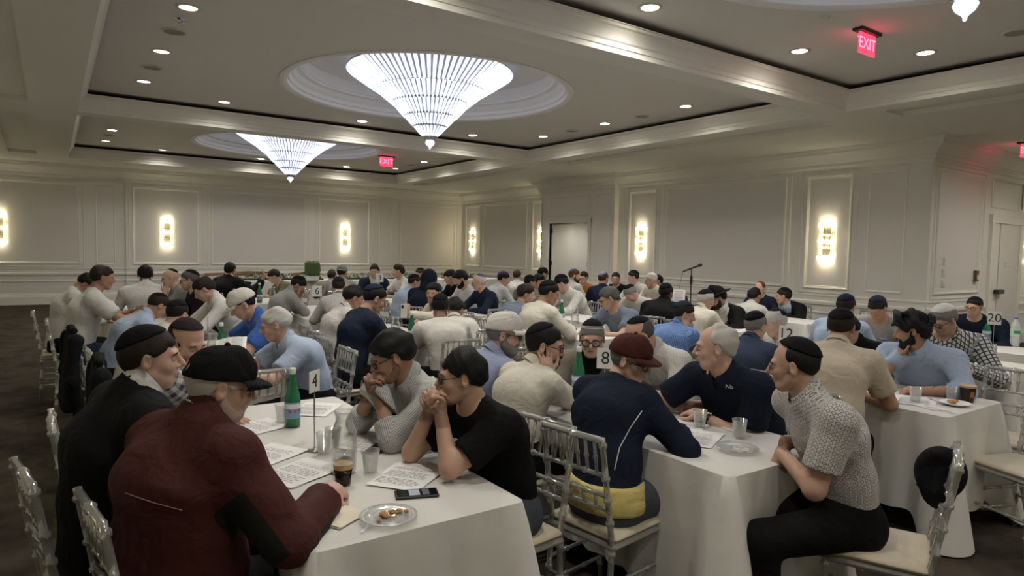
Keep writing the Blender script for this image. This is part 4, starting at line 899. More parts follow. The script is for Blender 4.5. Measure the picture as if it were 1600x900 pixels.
def person(key, px, py, D, yaw, label, skin='light', hair='dark', style='short', hat=None, hatc='black', top='shirt', col='white', pat=None, col2=(1,1,1), psc=1.0, sleeve='long',
           jacket=None, pose='table', lean=None, hip=None, hy=0, hp=18, roll=0, glasses=None, beard=None, wide=1.0, belly=0.0, size=1.0, trouser='black', chairyaw=None, hasch=True, hands=None, chairlab=None, seatxy=None, group=None, hr=None, hem=-.05, under=None):
    T = at_d(px, py, D); yaw = math.radians(yaw); f = np.array([math.cos(yaw), math.sin(yaw), 0]); l = np.array([-f[1], f[0], 0]); up = np.array([0,0,1.]); s = size
    if hip is not None: h2 = at_z(hip[0], hip[1], HIPZ)[:2] if len(hip) == 2 else np.array(hip[:2])
    else: h2 = T[:2]-f[:2]*((.24 if lean is None else lean)*s)
    P = np.array([h2[0], h2[1], HIPZ])
    if hr is not None: rd = ray(px, py); hy = math.degrees(math.atan2(rd[1], rd[0]))-90+hr-math.degrees(yaw)
    hyaw = yaw+math.radians(hy); hpit = math.radians(hp); hf = np.array([math.cos(hyaw)*math.cos(hpit), math.sin(hyaw)*math.cos(hpit), -math.sin(hpit)])
    hl = np.array([-math.sin(hyaw), math.cos(hyaw), 0]); hu = np.cross(hf, hl)
    if roll: hl = rot_axis(hl, hf, math.radians(roll)); hu = np.cross(hf, hl)
    HF = [hf, hl, hu]; rd_ = ray(px, py); sH = s*.985*(FPX/float(np.linalg.norm(rd_)))**.8; hd = lambda a, b, c: T+sH*(hf*a+hl*b+hu*c)
    tl = T-P; fw = f*(.055+.05*math.sin(hpit)); C7 = T-sH*(hu*.098+hf*.022)-sH*(up*.040+f*.034)
    sp = C7-P; spl = np.linalg.norm(sp)
    back = nrm(np.cross(l, nrm(sp))); back = -back if back @ f > 0 else back          # spine bows backwards
    M1 = P+sp*.33+back*(.02+.10*max(0, .62-spl)); M2 = P+sp*.68+back*(.03+.12*max(0, .62-spl))
    ud = nrm(C7-M2); cf = nrm(np.cross(l, ud)); cf = cf if cf @ f > 0 else -cf        # chest forward
    w = wide*s
    SH = [C7-ud*.070*s+sg*l*.172*w+cf*.015 for sg in (1, -1)]
    # ---- hands
    lo_t = TZ+.035
    hx = float((T-P)@f)
    def L(fwd, lat, z): return np.array([P[0], P[1], 0])+f*fwd+l*lat+up*z
    cf_, curl = None, .45
    W = [L(hx+.16, .10, lo_t), L(hx+.16, -.10, lo_t)]; HD = [nrm(f*.7-l*.75), nrm(f*.7+l*.75)]; HN = [up, up]; pole = [nrm(l*.9-up*.5-f*.3), nrm(-l*.9-up*.5-f*.3)]
    def to_face(i, tgt, dirn, nn, c=.35, pl=None):
        W[i] = tgt; HD[i] = nrm(dirn); HN[i] = nrm(nn); pole[i] = nrm(pl if pl is not None else (l*(.35 if i == 0 else -.35)-up+f*.5))
    if pose == 'clasp':                 # elbows on the table, hands folded before the mouth
        m = hd(.125, 0, -.075); curl = .85
        for i, sg in ((0,1),(1,-1)): to_face(i, m-up*.055*s+l*sg*.034*s+hf*.0, up*.75-l*sg*.5+f*.12, l*sg*.75+f*.45-up*.1)
    elif pose in ('chinR', 'chinL'):
        i = 1 if pose[-1] == 'R' else 0; sg = 1 if i == 0 else -1; curl = .6; to_face(i, hd(.105, sg*.012, -.185), up*.9-hf*.12-l*sg*.1, hf*.5+l*sg*.75)
        if i == 1 : curl = .9
    elif pose in ('cheekR', 'cheekL'):
        i = 1 if pose[-1] == 'R' else 0; sg = 1 if i == 0 else -1; curl = .12; to_face(i, hd(.055, sg*.082, -.145), hu*.85-hf*.28-hl*sg*.05, hl*sg*.9+hf*.3)
    elif pose == 'face':
        curl = .25
        for i, sg in ((0,1),(1,-1)): to_face(i, hd(.085, sg*.055, -.15), hu*.95+hf*.05-hl*sg*.15, hf*.8+hl*sg*.5)
    elif pose == 'lap': W = [L(.26, .08, HIPZ+.115), L(.26, -.08, HIPZ+.115)]; curl = .6
    elif pose == 'fists':
        W = [L(hx+.32, .05, TZ+.20), L(hx+.32, -.05, TZ+.20)]; curl = .95; HD = [nrm(up*.35+f*.5-l*.6), nrm(up*.35+f*.5+l*.6)]; HN = [nrm(f*.3+up*.6+l*.5), nrm(f*.3+up*.6-l*.5)]
    elif pose == 'read': W = [L(hx+.20, .13, TZ+.09), L(hx+.20, -.13, TZ+.09)]; curl = .7
    elif pose == 'far': W = [L(hx+.30, .13, lo_t), L(hx+.30, -.07, lo_t)]
    elif pose == 'raise': W[1] = L(hx+.25, -.42, 1.10); HD[1] = nrm(up+f*.2-l*.1); HN[1] = nrm(f*.3-l*.6); pole[1] = nrm(-up-l*.2)
    elif pose == 'lean1': W[0] = hd(.10, .06, -.15); HD[0] = nrm(up*.8-l*.3); HN[0] = nrm(f*.4+l*.6); pole[0] = nrm(-up+l*.3+f*.4); curl = .6
    if hands:
        for i, hnd in hands.items():
            W[i] = np.array(hnd[0], float); HD[i] = nrm(hnd[1]); HN[i] = nrm(hnd[2])
            if len(hnd) > 3 and hnd[3] is not None: pole[i] = nrm(hnd[3])
            if len(hnd) > 4: curl = hnd[4]
    ARM = []
    for i in (0, 1):
        wr = W[i]
        e, wr = ik(SH[i], wr, .285*s, .255*s, pole[i])
        if e[2] < TZ+.05 and pose in ('clasp','chinR','chinL','cheekR','cheekL','face'): e = e+up*(TZ+.055-e[2])
        ARM.append((SH[i], e, wr))
    # ---- legs
    LEG = []
    for i, sg in ((0,1),(1,-1)):
        hj = P+l*sg*.085*w; kn = P+f*.43*s+l*sg*(.11+.02*i)*w+up*(.50*s**.3-HIPZ+.0); an = np.array([kn[0], kn[1], .085])-f*(.04+.10*(i % 2)); toe = an+f*.16*s-up*.045
        LEG.append((hj, kn, an, toe))
    h = float(np.clip(D*.0038, .0125, .030)); hb_ = float(np.clip(D*.0046, .0145, .036)); hh = float(np.clip(D*.0014, .0037, .0105)); hk = float(np.clip(D*.0019, .0054, .0108))
    allp = np.array([P, C7, T, *[q for a in ARM for q in a], *[q for a in LEG for q in a]])
    lo, hi = allp.min(0)-.24, allp.max(0)+.24; lo[2] = max(lo[2], -.02)
    def torso(fd, infl, upto=None, k=.05):
        fd.cone(P, M1, .118*s+belly*.4, .108*s+belly, k, lat=l, e=1.38*wide**.5, infl=infl); fd.cone(M1, M2, .108*s+belly, .122*s+belly*.3, k, lat=l, e=1.36*wide**.5, infl=infl)
        fd.cone(M2, C7-ud*.05*s+cf*.012, .120*s, .068*s, k, lat=l, e=1.42, infl=infl); fd.cone(SH[0], SH[1], .058*s, .058*s, .05, infl=infl)
        for q in SH: fd.cone(C7-ud*.012*s, q+ud*.012*s, .050*s, .050*s, .03, infl=infl)
        if belly > 0: fd.ell(M1+cf*.07-up*.03, np.array([.10,.15,.11])*s+belly*.6, [cf, l, ud], .06, infl=infl)
    def arm(fd, i, infl, to='wrist', k=.03):
        a, e, wr = ARM[i]; fd.cone(a, e, .058*s, .044*s, k, infl=infl)
        if to != 'elbow': fd.cone(e, wr, .043*s, .0275*s, .02, infl=infl)
    def legs(fd, infl, k=.03):
        for hj, kn, an, toe in LEG: fd.cone(hj, kn, .092*s, .066*s, k, infl=infl); fd.cone(kn, an, .062*s, .040*s, .03, infl=infl)
    def head(fd):
        fd.ell(hd(-.014,0,.028), np.array([.098,.0765,.092])*sH, HF, .02); fd.ell(hd(.026,0,-.036), np.array([.068,.056,.078])*sH, HF, .028)
        fd.cone(hd(.060,.015,-.091), hd(.060,-.015,-.091), .0235*sH, .0235*sH, .022); fd.cone(hd(.012,.046,-.058), hd(.055,.016,-.090), .018*sH, .020*sH, .02); fd.cone(hd(.012,-.046,-.058), hd(.055,-.016,-.090), .018*sH, .020*sH, .02)
        fd.cone(hd(.082,.032,.022), hd(.082,-.032,.022), .013*sH, .013*sH, .016); fd.cone(hd(.091,0,.016), hd(.114,0,-.022), .0080*sH, .0120*sH, .008); fd.cone(hd(.098,.012,-.030), hd(.098,-.012,-.030), .009*sH, .009*sH, .008)
        for sg in (1,-1): fd.ell(hd(.097, sg*.031, .002), np.array([.014,.016,.012])*sH, HF, .012, op='d')
        for sg in (1,-1): fd.ell(hd(.062, sg*.034, -.026), np.array([.019,.018,.018])*sH, HF, .025)
        fd.cone(hd(.089,.017,-.054), hd(.089,-.017,-.054), .0085*sH, .0085*sH, .007); fd.cone(hd(.086,.014,-.066), hd(.086,-.014,-.066), .009*sH, .009*sH, .008)
        for sg in (1,-1):
            A = [nrm(hf*.9+hl*sg*.35), nrm(np.cross(hu, nrm(hf*.9+hl*sg*.35))), hu]; fd.ell(hd(-.006, sg*.081, -.004), np.array([.020,.008,.034])*sH, A, .006); fd.ell(hd(.0, sg*.089, .0), np.array([.010,.006,.018])*sH, A, .005, op='d')
        fd.cone(hd(-.030,0,-.050), C7+ud*.01, .049*sH, .057*sH, .016); fd.cone(C7+ud*.01, C7-ud*.07+cf*.005, .057*sH, .060*sH, .03)
    hb = (T-np.array([.145]*3)*s, T+np.array([.155]*3)*s); nz = (T-sH*hu*.115)[2]
    hb[0][2] = nz
    def bodyfield(a, b, cell, what):
        fd = Field(a, b, cell)
        if what == 'all': torso(fd, 0); legs(fd, 0)
        for i in (0,1):
            if what != 'head' or pose not in ('table','lap'): arm(fd, i, 0)
        if what == 'all':
            for hj, kn, an, toe in LEG: fd.cone(an, toe, .042*s, .034*s, .02)
        head(fd)
        if what != 'head' or pose not in ('table','lap','far'):
            for i in (0,1):
                wr = ARM[i][2]; hand(fd, wr, HD[i], HN[i], s, curl, .6, 1 if i == 0 else -1)
        return fd
    boxes = [hb]
    for i in (0,1):
        c_ = ARM[i][2]+HD[i]*.07*s; boxes.append((c_-.115*s, c_+.115*s))
    base = np.array([P[0], P[1], 0])
    fd = bodyfield(lo, hi, hb_, 'all'); parts = [fd.mesh(drop=[(a+hb_, b-hb_) for a, b in boxes])]
    fd = bodyfield(hb[0], hb[1], hh, 'head'); v, q = fd.mesh(); parts.append((v, q))
    for a, b in boxes[1:]:
        fd = Field(a, b, hk)
        for i in (0,1): arm(fd, i, 0); hand(fd, ARM[i][2], HD[i], HN[i], s, curl, .6, 1 if i == 0 else -1)
        if pose not in ('table','lap','far','read','fists','raise'): head(fd)
        # clip to the box so the fine patch does not repeat the whole body
        m = np.ones(3)*h
        v, q = fd.mesh()
        if len(q):
            ctr = v[q].mean(1); keep = ((ctr > a) & (ctr < b)).all(1)
            keep &= ~((ctr > hb[0]+hh*2) & (ctr < hb[1]-hh*2)).all(1); parts.append((v, q[keep]))
    root = mesh_obj('person', [p for p in parts if len(p[1])], SKINS[skin], None, base); root.location = base; tag(root, 'person in '+label, 'person', group or 'people seated at the tables')
    add = lambda name, pr, m: mesh_obj(name, pr, m, root, base) if len(pr[0][1]) else None
    # ---- trousers and shoes
    hc = h*1.5 if key != 61 else h
    fd = Field(lo, hi, hc); legs(fd, .012); fd.cone(P-up*.02, P+sp*.16, .122*s+belly*.4, .116*s+belly*.4, .05, lat=l, e=1.38, infl=.006)
    fd.cut((0,0,.075), (0,0,-1)); fd.a[:,:,:] = fd.a
    add('trousers', [fd.mesh()], fabric('trouser '+trouser, C[trouser]))
    fd = Field(np.array([q for a in LEG for q in a[2:]]).min(0)-.12, np.array([q for a in LEG for q in a[2:]]).max(0)+.12, max(h*1.2, .018))
    for hj, kn, an, toe in LEG: fd.cone(an-up*.03-f*.02, toe+f*.03-up*.005, .047*s, .038*s, .02); fd.cone(an, an-up*.03, .046*s, .05*s, .02)
    fd.cut((0,0,.003), (0,0,-1)); add('shoes', [fd.mesh()], SHOE)
    # ---- upper clothes
    near = D < 4.6
    def upper(name, infl, m, slv, neck, hem, collar=0.0, vcut=None, amp=.0025):
        fd = Field(lo, hi, h*(.92 if near else 1.0)); torso(fd, infl); sv = Field(lo, hi, h*(.92 if near else 1.0))
        for i in (0,1):
            a, e, wr = ARM[i]; s1 = Field(lo, hi, sv.h)
            if slv == 'short': c_ = a+(e-a)*.72; dr = e-a; s1.cone(a, e, .062*s, .060*s, .03, infl=infl+.004)
            elif slv == 'roll': c_ = e+(wr-e)*.40; dr = wr-e; s1.cone(a, e, .058*s, .048*s, .03, infl=infl); s1.cone(e, wr, .048*s, .042*s, .02, infl=infl)
            else: c_ = e+(wr-e)*.95; dr = wr-e; s1.cone(a, e, .058*s, .046*s, .03, infl=infl); s1.cone(e, wr, .046*s, .033*s, .02, infl=infl)
            if slv == 'short': s1.cut(c_, dr)
            else:
                sl, g = s1.sub(np.minimum(c_, wr+HD[i]*.1)-.12, np.maximum(c_, wr+HD[i]*.1)+.12)
                if sl is not None:
                    n_ = nrm(dr).astype(np.float32); dd = (g[0]-c_[0])*n_[0]+(g[1]-c_[1])*n_[1]+(g[2]-c_[2])*n_[2]
                    up_ = nrm(a-e); du = (g[0]-e[0])*up_[0]+(g[1]-e[1])*up_[1]+(g[2]-e[2])*up_[2]
                    s1.a[sl] = np.maximum(s1.a[sl], np.minimum(dd, .10-du if slv != 'short' else dd))
            sv.a = np.minimum(sv.a, s1.a)
        hk_ = np.maximum(.035-np.abs(fd.a-sv.a), 0)/.035; fd.a = np.minimum(fd.a, sv.a)-hk_*hk_*.035*.25
        if amp: fd.wave(amp*(1.3 if near else 1), int(px))
        nb = C7+ud*neck; ax_ = nrm(T-hu*.05*s-C7); X, Y, Z = fd.ax[0][:,None,None], fd.ax[1][None,:,None], fd.ax[2][None,None,:]
        def neckcut(c0, n0, R):
            dd = (X-c0[0])*ax_[0]+(Y-c0[1])*ax_[1]+(Z-c0[2])*ax_[2]; rr = np.sqrt(np.maximum((X-c0[0])**2+(Y-c0[1])**2+(Z-c0[2])**2-dd*dd, 0)); pl = (X-c0[0])*n0[0]+(Y-c0[1])*n0[1]+(Z-c0[2])*n0[2]
            fd.a = np.maximum(fd.a, np.minimum(pl, R-rr))
        if collar:
            fd.cone(C7-ud*.02+cf*.008, C7+ax_*(collar+.03)+cf*.004, .071*s, .063*s, .02, infl=infl*.6)
            neckcut(C7+ax_*collar+cf*.006, nrm(ax_*.90+cf*.40), .092*s)
        else: neckcut(C7+ax_*(neck+.012)+cf*.01, nrm(ax_*.9+cf*.42), .086*s)
        if collar >= .04 and D < 9: folded.append((name, collar, ax_, m))
        if vcut:
            X, Y, Z = fd.ax[0][:,None,None]-C7[0], fd.ax[1][None,:,None]-C7[1], fd.ax[2][None,None,:]-C7[2]
            lf = X*l[0]+Y*l[1]+Z*l[2]; uu = X*ud[0]+Y*ud[1]+Z*ud[2]; ff = X*cf[0]+Y*cf[1]+Z*cf[2]
            wedge = np.maximum(np.abs(lf)-np.maximum((uu+vcut)*.30, .004), -ff+.02); fd.a = np.maximum(fd.a, -wedge)
        fd.cut(P+up*hem, (0,0,-1))
        V, Fq = fd.mesh(); o = add(name, [(V, Fq)], m)
        if pat and m.name.startswith('fabric '+col):     # cloth grain: across and along torso and sleeves
            segs = [(P-up*.1, M1, 0), (M1, M2, 0), (M2, C7, 0)]+[q for a_, e_, w_ in ARM for q in ((a_, e_, 1), (e_, w_, 1))]
            best = np.full(len(V), 9.0); uv = np.zeros((len(V), 3), np.float32); run = 0.0
            for j, (a_, b_, kd) in enumerate(segs):
                if kd == 1 and (j-3) % 2 == 0: run = 0.0
                d_ = b_-a_; L_ = np.linalg.norm(d_); n_ = d_/L_; tu = (V-a_)@n_; t_ = np.clip(tu, 0 if j else -.3, L_ if kd or j < 2 else L_+.05); r_ = V-a_-t_[:,None]*n_; ru = V-a_-tu[:,None]*n_
                rad = np.linalg.norm(r_, axis=1)/(2.1 if kd == 0 else 1.0); m_ = rad < best; e1 = nrm(l-n_*float(l@n_)) if kd == 0 else nrm(np.cross(n_, [.3,.2,.9])); e2 = np.cross(n_, e1); best = np.where(m_, rad, best)
                q_ = np.stack([np.where((j < 2) | (tu < L_*.35), np.arctan2(ru@e1, ru@e2)*.155, ru@e1), run+tu+.6*np.abs(ru@e1)*(tu > L_*.6)*(j == 2), 0*tu], 1) if kd == 0 else np.stack([np.arctan2(ru@e1, ru@e2)*.055, run+tu, 0*tu], 1)
                uv[m_] = q_[m_]; run += L_
            at_ = o.data.attributes.new('weave', 'FLOAT_VECTOR', 'POINT'); at_.data.foreach_set('vector', uv.ravel())
        return o
    folded = []
    if under:
        fd = Field(lo, hi, h); torso(fd, .032); fd.cut(P+up*.09, (0,0,1)); fd.cut(P-up*.03, (0,0,-1)); add('undershirt', [fd.mesh()], fabric('under '+under, C[under]))
    m = fabric(f'{col} {pat} {psc}', C[col], pat, col2, psc)
    if jacket:
        upper('shirt', .010, m, 'long', .03, -.06, collar=.066)
        jm = fabric('jacket '+jacket, C[jacket] if jacket != 'maroon' else C['maroon'], rough=.75)
        if jacket == 'maroon': upper('jacket', .030, jm, 'long', .02, -.10, collar=.072, amp=.0045)
        else: upper('jacket', .026, jm, 'long', .012, -.10, collar=.028, vcut=.30, amp=.003)
    else:
        upper({'tee': 't_shirt', 'polo': 'polo_shirt', 'sweater': 'sweater', 'shirt': 'shirt', 'hoodie': 'hoodie'}[top], .016 if top in ('sweater','hoodie') else .011, m, sleeve, .012 if top == 'tee' else .02, hem, collar={'tee': 0, 'polo': .040, 'shirt': .044, 'sweater': .0, 'hoodie': .055}[top])
    for nm_, col_h, ax_, mm_ in folded[:1]:
        sh_ = [c for c in root.children if c.name.split('.')[0] == nm_][-1]; e1 = nrm(cf-ax_*float(cf@ax_)); e2 = np.cross(ax_, e1); c0 = C7+ax_*(col_h-.018)*s+cf*.006-base; n_ = 30; cm = MB()
        prof = [(.066,-.012),(.0665,.022),(.069,.026),(.0735,.022),(.088,-.020),(.0875,-.024),(.083,-.020)]; vs = []
        for r_, z_ in prof:
            for i in range(n_+1):
                t = .20+(2*PI-.40)*i/n_; fr = math.cos(t); flap = (.018 if z_ < 0 and r_ > .08 else 0)*max(0, fr)**3
                vs.append(c0+(e1*math.cos(t)*1.04+e2*math.sin(t))*(r_+flap*.5)*sH+ax_*(z_-.020*fr-flap)*s)
        k_ = n_+1; cm.add(vs, [(a_*k_+i, a_*k_+i+1, (a_+1)*k_+i+1, (a_+1)*k_+i) for a_ in range(len(prof)-1) for i in range(n_)]); co_ = cm.build('collar', mm_, sh_, smooth=True)
        if pat: at_ = co_.data.attributes.new('weave', 'FLOAT_VECTOR', 'POINT'); at_.data.foreach_set('vector', np.array([[i*.014, a_*.02, 0] for a_ in range(len(prof)) for i in range(k_)], np.float32).ravel())
    # ---- hair, beard, headwear
    hcell = hh*1.3
    def headpiece(name, fn, mm):
        fd = Field(T-.19*sH, T+.19*sH, hcell); fn(fd); return add(name, [fd.mesh()], mm)
    def skull(fd, infl): fd.ell(hd(-.014,0,.028), np.array([.098,.0765,.092])*sH, HF, .02, infl=infl)
    if style != 'bald':
        def fh(fd):
            if style == 'bushy': 
                skull(fd, .030*sH); fd.wave(.018, int(px)+3, (40, 60, 90))
            elif style == 'quiff':
                skull(fd, .018*sH); fd.cone(hd(.055,.03,.088), hd(.055,-.03,.088), .028*sH, .028*sH, .05)
            elif style == 'long': skull(fd, .02*sH); fd.cone(hd(-.05,0,.0), hd(-.07,0,-.16), .085*sH, .08*sH, .03, lat=hl, e=1.1)
            elif style == 'fringe': skull(fd, .007*sH)
            else: skull(fd, {'buzz': .006, 'recede': .010, 'thick': .015}.get(style, .0135 if not hat else (.006 if 'cap' == hat[:3] and hat != 'capkippah' else .0105))*sH)
            if style != 'bald': fd.wave({'curly': .012 if not hat else .004, 'buzz': .0012, 'fringe': .0016, 'bushy': .010}.get(style, .0062 if not hat else .0022), int(px)+5, (38, 70, 120))
            fl = {'short': (-.004,.66), 'thick': (-.010,.68), 'buzz': (-.004,.66), 'bushy': (-.022,.62), 'quiff': (0,.62), 'long': (-.02,.7), 'curly': (-.02,.7), 'recede': (.010,.85), 'fringe': (-.030,.55)}[style]
            fd.cut(hd(0,0,fl[0]), -hu+hf*fl[1], k=.018)
            if style in ('recede',): fd.cut(hd(.056,0,.0), hf*.9+hu*.35, k=.03)
            if style == 'fringe': fd.cut(hd(-.01,0,.044), hu*.8+hf*.45, k=.02)
            for sg in (1,-1): fd.ell(hd(.003, sg*.09, -.006), np.array([.026,.03,.036])*sH, HF, .004, op='d')
            if style in ('short', 'thick'): 
                for sg in (1,-1): fd.ell(hd(.085, sg*.062, .052), np.array([.028,.03,.024])*sH, HF, .006, op='d')
        headpiece('hair', fh, HAIRS[hair])
    if near:                                        # eyes, brows and lips
        for sg in (1,-1):
            e = MB(); c_ = hd(.0800, sg*.031, .0005)
            e.lathe([(.001,-.0115*sH),(.007*sH,-.009*sH),(.0115*sH,0),(.007*sH,.009*sH),(.001,.0115*sH)], n=10, c=c_-base, cap=False); eo = e.build('eye', EYEW, root, smooth=True)
            e = MB(); q = hd(.0885, sg*.0305, -.0005)-base; e.lathe([(.001,-.0048*sH),(.0048*sH,0),(.001,.0048*sH)], n=8, c=q, cap=False); e.build('iris', EYED, eo, smooth=True)
            e = MB(); e.tube([hd(.092, sg*.014, .021)-base, hd(.0955, sg*.03, .0265)-base, hd(.083, sg*.05, .020)-base], [.003*sH,.004*sH,.002*sH], n=5); e.build('eyebrow', HAIRS[hair if hair != 'white' else 'grey'], root, smooth=True)
        e = MB(); e.tube([hd(.0925,.021,-.0605)-base, hd(.0985,0,-.0585)-base, hd(.0925,-.021,-.0605)-base], [.0025*sH,.0048*sH,.0025*sH], n=6); e.build('lips', LIP, root, smooth=True)
    if beard:
        bm, full = (beard, True) if not beard.endswith('-') else (beard[:-1], False)
        def fb(fd):
            g = (.011 if full else .0022)*sH
            fd.cone(hd(.060,.015,-.091), hd(.060,-.015,-.091), .0235*sH, .0235*sH, .02, infl=g*1.3); fd.ell(hd(.026,0,-.036), np.array([.068,.056,.078])*sH, HF, .02, infl=g*.8)
            for sg in (1,-1): fd.cone(hd(.012,sg*.046,-.058), hd(.055,sg*.016,-.090), .018*sH, .020*sH, .02, infl=g)
            if full: fd.cone(hd(.065,0,-.10), hd(.060,0,-.125), .022*sH, .012*sH, .02)
            fd.cut(hd(.012,0,-.030), hu*.86+hf*.50, k=.012); fd.cut(hd(.0,0,0), -hf+hu*.10)
            for sg in (1,-1):
                fd.cone(hd(.101,sg*.004,-.041), hd(.088,sg*.027,-.050), .0065*sH, .006*sH, .006, infl=g*.35); fd.cone(hd(.088,sg*.027,-.050), hd(.078,sg*.026,-.082), .006*sH, .012*sH, .01, infl=g*.35)
                fd.cone(hd(.004,sg*.068,-.004), hd(.014,sg*.062,-.05), .009*sH, .012*sH, .012, infl=g*.4)
            fd.wave(.0035 if full else .0008, int(px)+9, (60, 95, 140))
        sk = SKINS[skin].node_tree.nodes['Principled BSDF'].inputs['Base Color'].default_value[:3]; hc_ = HAIRS[bm].node_tree.nodes['Principled BSDF'].inputs['Base Color'].default_value[:3]
        headpiece('beard' if full else 'stubble', fb, HAIRS[bm] if full else mat(f'stubble {skin} {bm}', tuple(.62*a_+.38*b_ for a_, b_ in zip(sk, hc_)), rough=.7))
    if hat in ('kippah', 'bigkippah', 'capkippah'):
        ax, cc = {'kippah': (nrm(hu*.84-hf*.54), .060), 'bigkippah': (nrm(hu*.90-hf*.43), .048), 'capkippah': (nrm(hu*.96-hf*.28), .046)}[hat]; inf = {'bald': .006, 'fringe': .0095, 'buzz': .0095, 'bushy': .033, 'curly': .018}.get(style, .0165)
        def fk(fd): skull(fd, inf*sH); fd.cut(hd(-.014,0,.028)+ax*cc*sH, -ax, k=.008)
        headpiece('skullcap', fk, fabric('skullcap '+hatc, C[hatc]))
        if key == 46:
            e = MB(); a1 = nrm(np.cross(ax, hl)); R0 = .0985*sH
            for rr_, cc_ in ((.097, .040), (.094, .052)): e.tube([hd(-.014,0,.028)+ax*(cc_*sH)+(a1*math.cos(t)*rr_*1.08+hl*math.sin(t)*rr_*.88)*sH-base for t in np.linspace(0, 2*PI, 25)], .0018, n=4, cap=False)
            e.build('skullcap_trim', PAPER, root)
    elif hat in ('cap', 'capback'):
        sg = 1 if hat == 'cap' else -1
        def fc(fd): skull(fd, .017*sH); fd.cone(hd(.06*sg,0,.075), hd(.03*sg,0,.105), .036*sH, .034*sH, .04); fd.ell(hd(-.125*sg,0,.052), np.array([.045,.034,.017])*sH, HF, .004, op='d') if style == 'fringe' else None; fd.cut(hd(.0,0,.030), -hu+hf*.10*sg)
        cap = headpiece('cap', fc, fabric('cap '+hatc, C[hatc]))
        n = 14; vs = []; fs = []
        for k, (r0, dz) in enumerate(((.092,.0),(.135,.002),(.165,-.006),(.172,-.010))):
            for i in range(n+1):
                t = -1.0+2.0*i/n; ed = 1-.22*abs(t)**2.5*(k/3)
                vs.append(hd((-.014+r0*ed*math.cos(t*.95)*1.04)*sg, r0*.90*math.sin(t*.95)*(1-.06*k), .038+dz-.016*k/3*t*t)-base)
        m_ = len(vs); vs += [v+sH*hu*.004 for v in vs]
        for k in range(3):
            for i in range(n): a0 = k*(n+1)+i; fs += [(a0, a0+n+1, a0+n+2, a0+1), (m_+a0, m_+a0+1, m_+a0+n+2, m_+a0+n+1)]
        for i in range(n): a0 = 3*(n+1)+i; fs.append((a0, m_+a0, m_+a0+1, a0+1))
        e = MB(); e.add(vs, fs); vo = e.build('visor', MATS['fabric cap '+hatc], cap, smooth=True)
        e = MB(); e.lathe([(.001,.006),(.008,.003),(.010,-.003)], n=8, c=hd(-.014,0,.028+.113+.003)-base, cap=False); e.build('button', MATS['fabric cap '+hatc], cap, smooth=True)
    elif hat == 'fedora':
        def ff_(fd): skull(fd, .020*sH); fd.cone(hd(-.01,.0,.10), hd(.02,0,.14), .085*sH, .065*sH, .03); fd.cone(hd(.06,0,.185), hd(-.08,0,.175), .015*sH, .022*sH, .03, op='d'); fd.cut(hd(0,0,.05), -hu)
        cap = headpiece('hat', ff_, fabric('felt black', (.010,.010,.011)))
        e = MB(); n = 32
        vs = [hd(-.014+rx*math.cos(2*PI*i/n), ry*math.sin(2*PI*i/n), z+.02*abs(math.sin(2*PI*i/n))**2*(k % 2))-base for k, (rx, ry, z) in enumerate(((.10,.082,.052),(.175,.150,.052),(.178,.153,.058),(.10,.082,.060))) for i in range(n)]
        e.add(vs, [(k*n+i, k*n+(i+1) % n, (k+1)*n+(i+1) % n, (k+1)*n+i) for k in range(3) for i in range(n)]); e.build('brim', MATS['fabric felt black'], cap, smooth=True)
    elif hat == 'hood':
        def fo(fd): skull(fd, .030*sH); fd.cone(hd(-.03,0,-.02), C7, .10*sH, .10*sH, .04); fd.cut(hd(.062,0,0), hf)
        headpiece('hood', fo, fabric('hood '+hatc, C[hatc]))
    if glasses:
        gm = FRAME if glasses != 'wire' else WIRE; rr = .0026 if glasses != 'wire' else .0015
        if glasses == 'round': rr = .0036
        g0 = None; e = MB()
        for sg in (1,-1):
            c0, a_, b_ = hd(.1045, sg*.033, .0), (.024 if glasses != 'round' else .026), (.0175 if glasses != 'round' else .022)
            e.tube([c0+sH*(hl*a_*math.cos(t)*(1)+hu*b_*math.sin(t)-hf*.010*abs(math.cos(t))*(1 if math.cos(t)*sg > 0 else .1))-base for t in np.linspace(0, 2*PI, 19)], rr*sH, n=5, cap=False)
            e.tube([hd(.096, sg*.058, .006)-base, hd(.05, sg*.077, .010)-base, hd(-.01, sg*.083, .012)-base, hd(-.03, sg*.082, -.008)-base], rr*.85*sH, n=5)
        e.tube([hd(.1055,.009,.004)-base, hd(.109,0,.007)-base, hd(.1055,-.009,.004)-base], rr*sH, n=5)
        go = e.build('glasses', gm, root, smooth=True)
        if near:
            for sg in (1,-1):
                c0 = hd(.1035, sg*.033, .0)-base; q = MB(); q.add([c0+sH*(hl*.024*math.cos(t)+hu*.0175*math.sin(t)) for t in np.linspace(0, 2*PI, 17)[:-1]], [tuple(range(16))]); q.build('lens', LENSG, go)
    if hasch:
        cyw = yaw if chairyaw is None else math.radians(chairyaw); cf2 = np.array([math.cos(cyw), math.sin(cyw)])
        sx, sy = (P[:2]+cf2*.03) if seatxy is None else seatxy
        chair(float(sx), float(sy), cyw, chair_label(label))
    bpy.context.view_layer.update() if near else None
    return dict(root=root, T=T, P=P, hd=hd, f=f, l=l, C7=C7, ud=ud, cf=cf, ARM=ARM, HD=HD, SH=SH, M2=M2, M1=M1, s=s, base=base)
# ================================================================ WHO SITS WHERE
import time as _time
_t0 = _time.time()
R_, B_ = np.array([0,0,1.]), 0
PP = {}
def who(key, *a, **k): PP[key] = person(key, *a, **k)
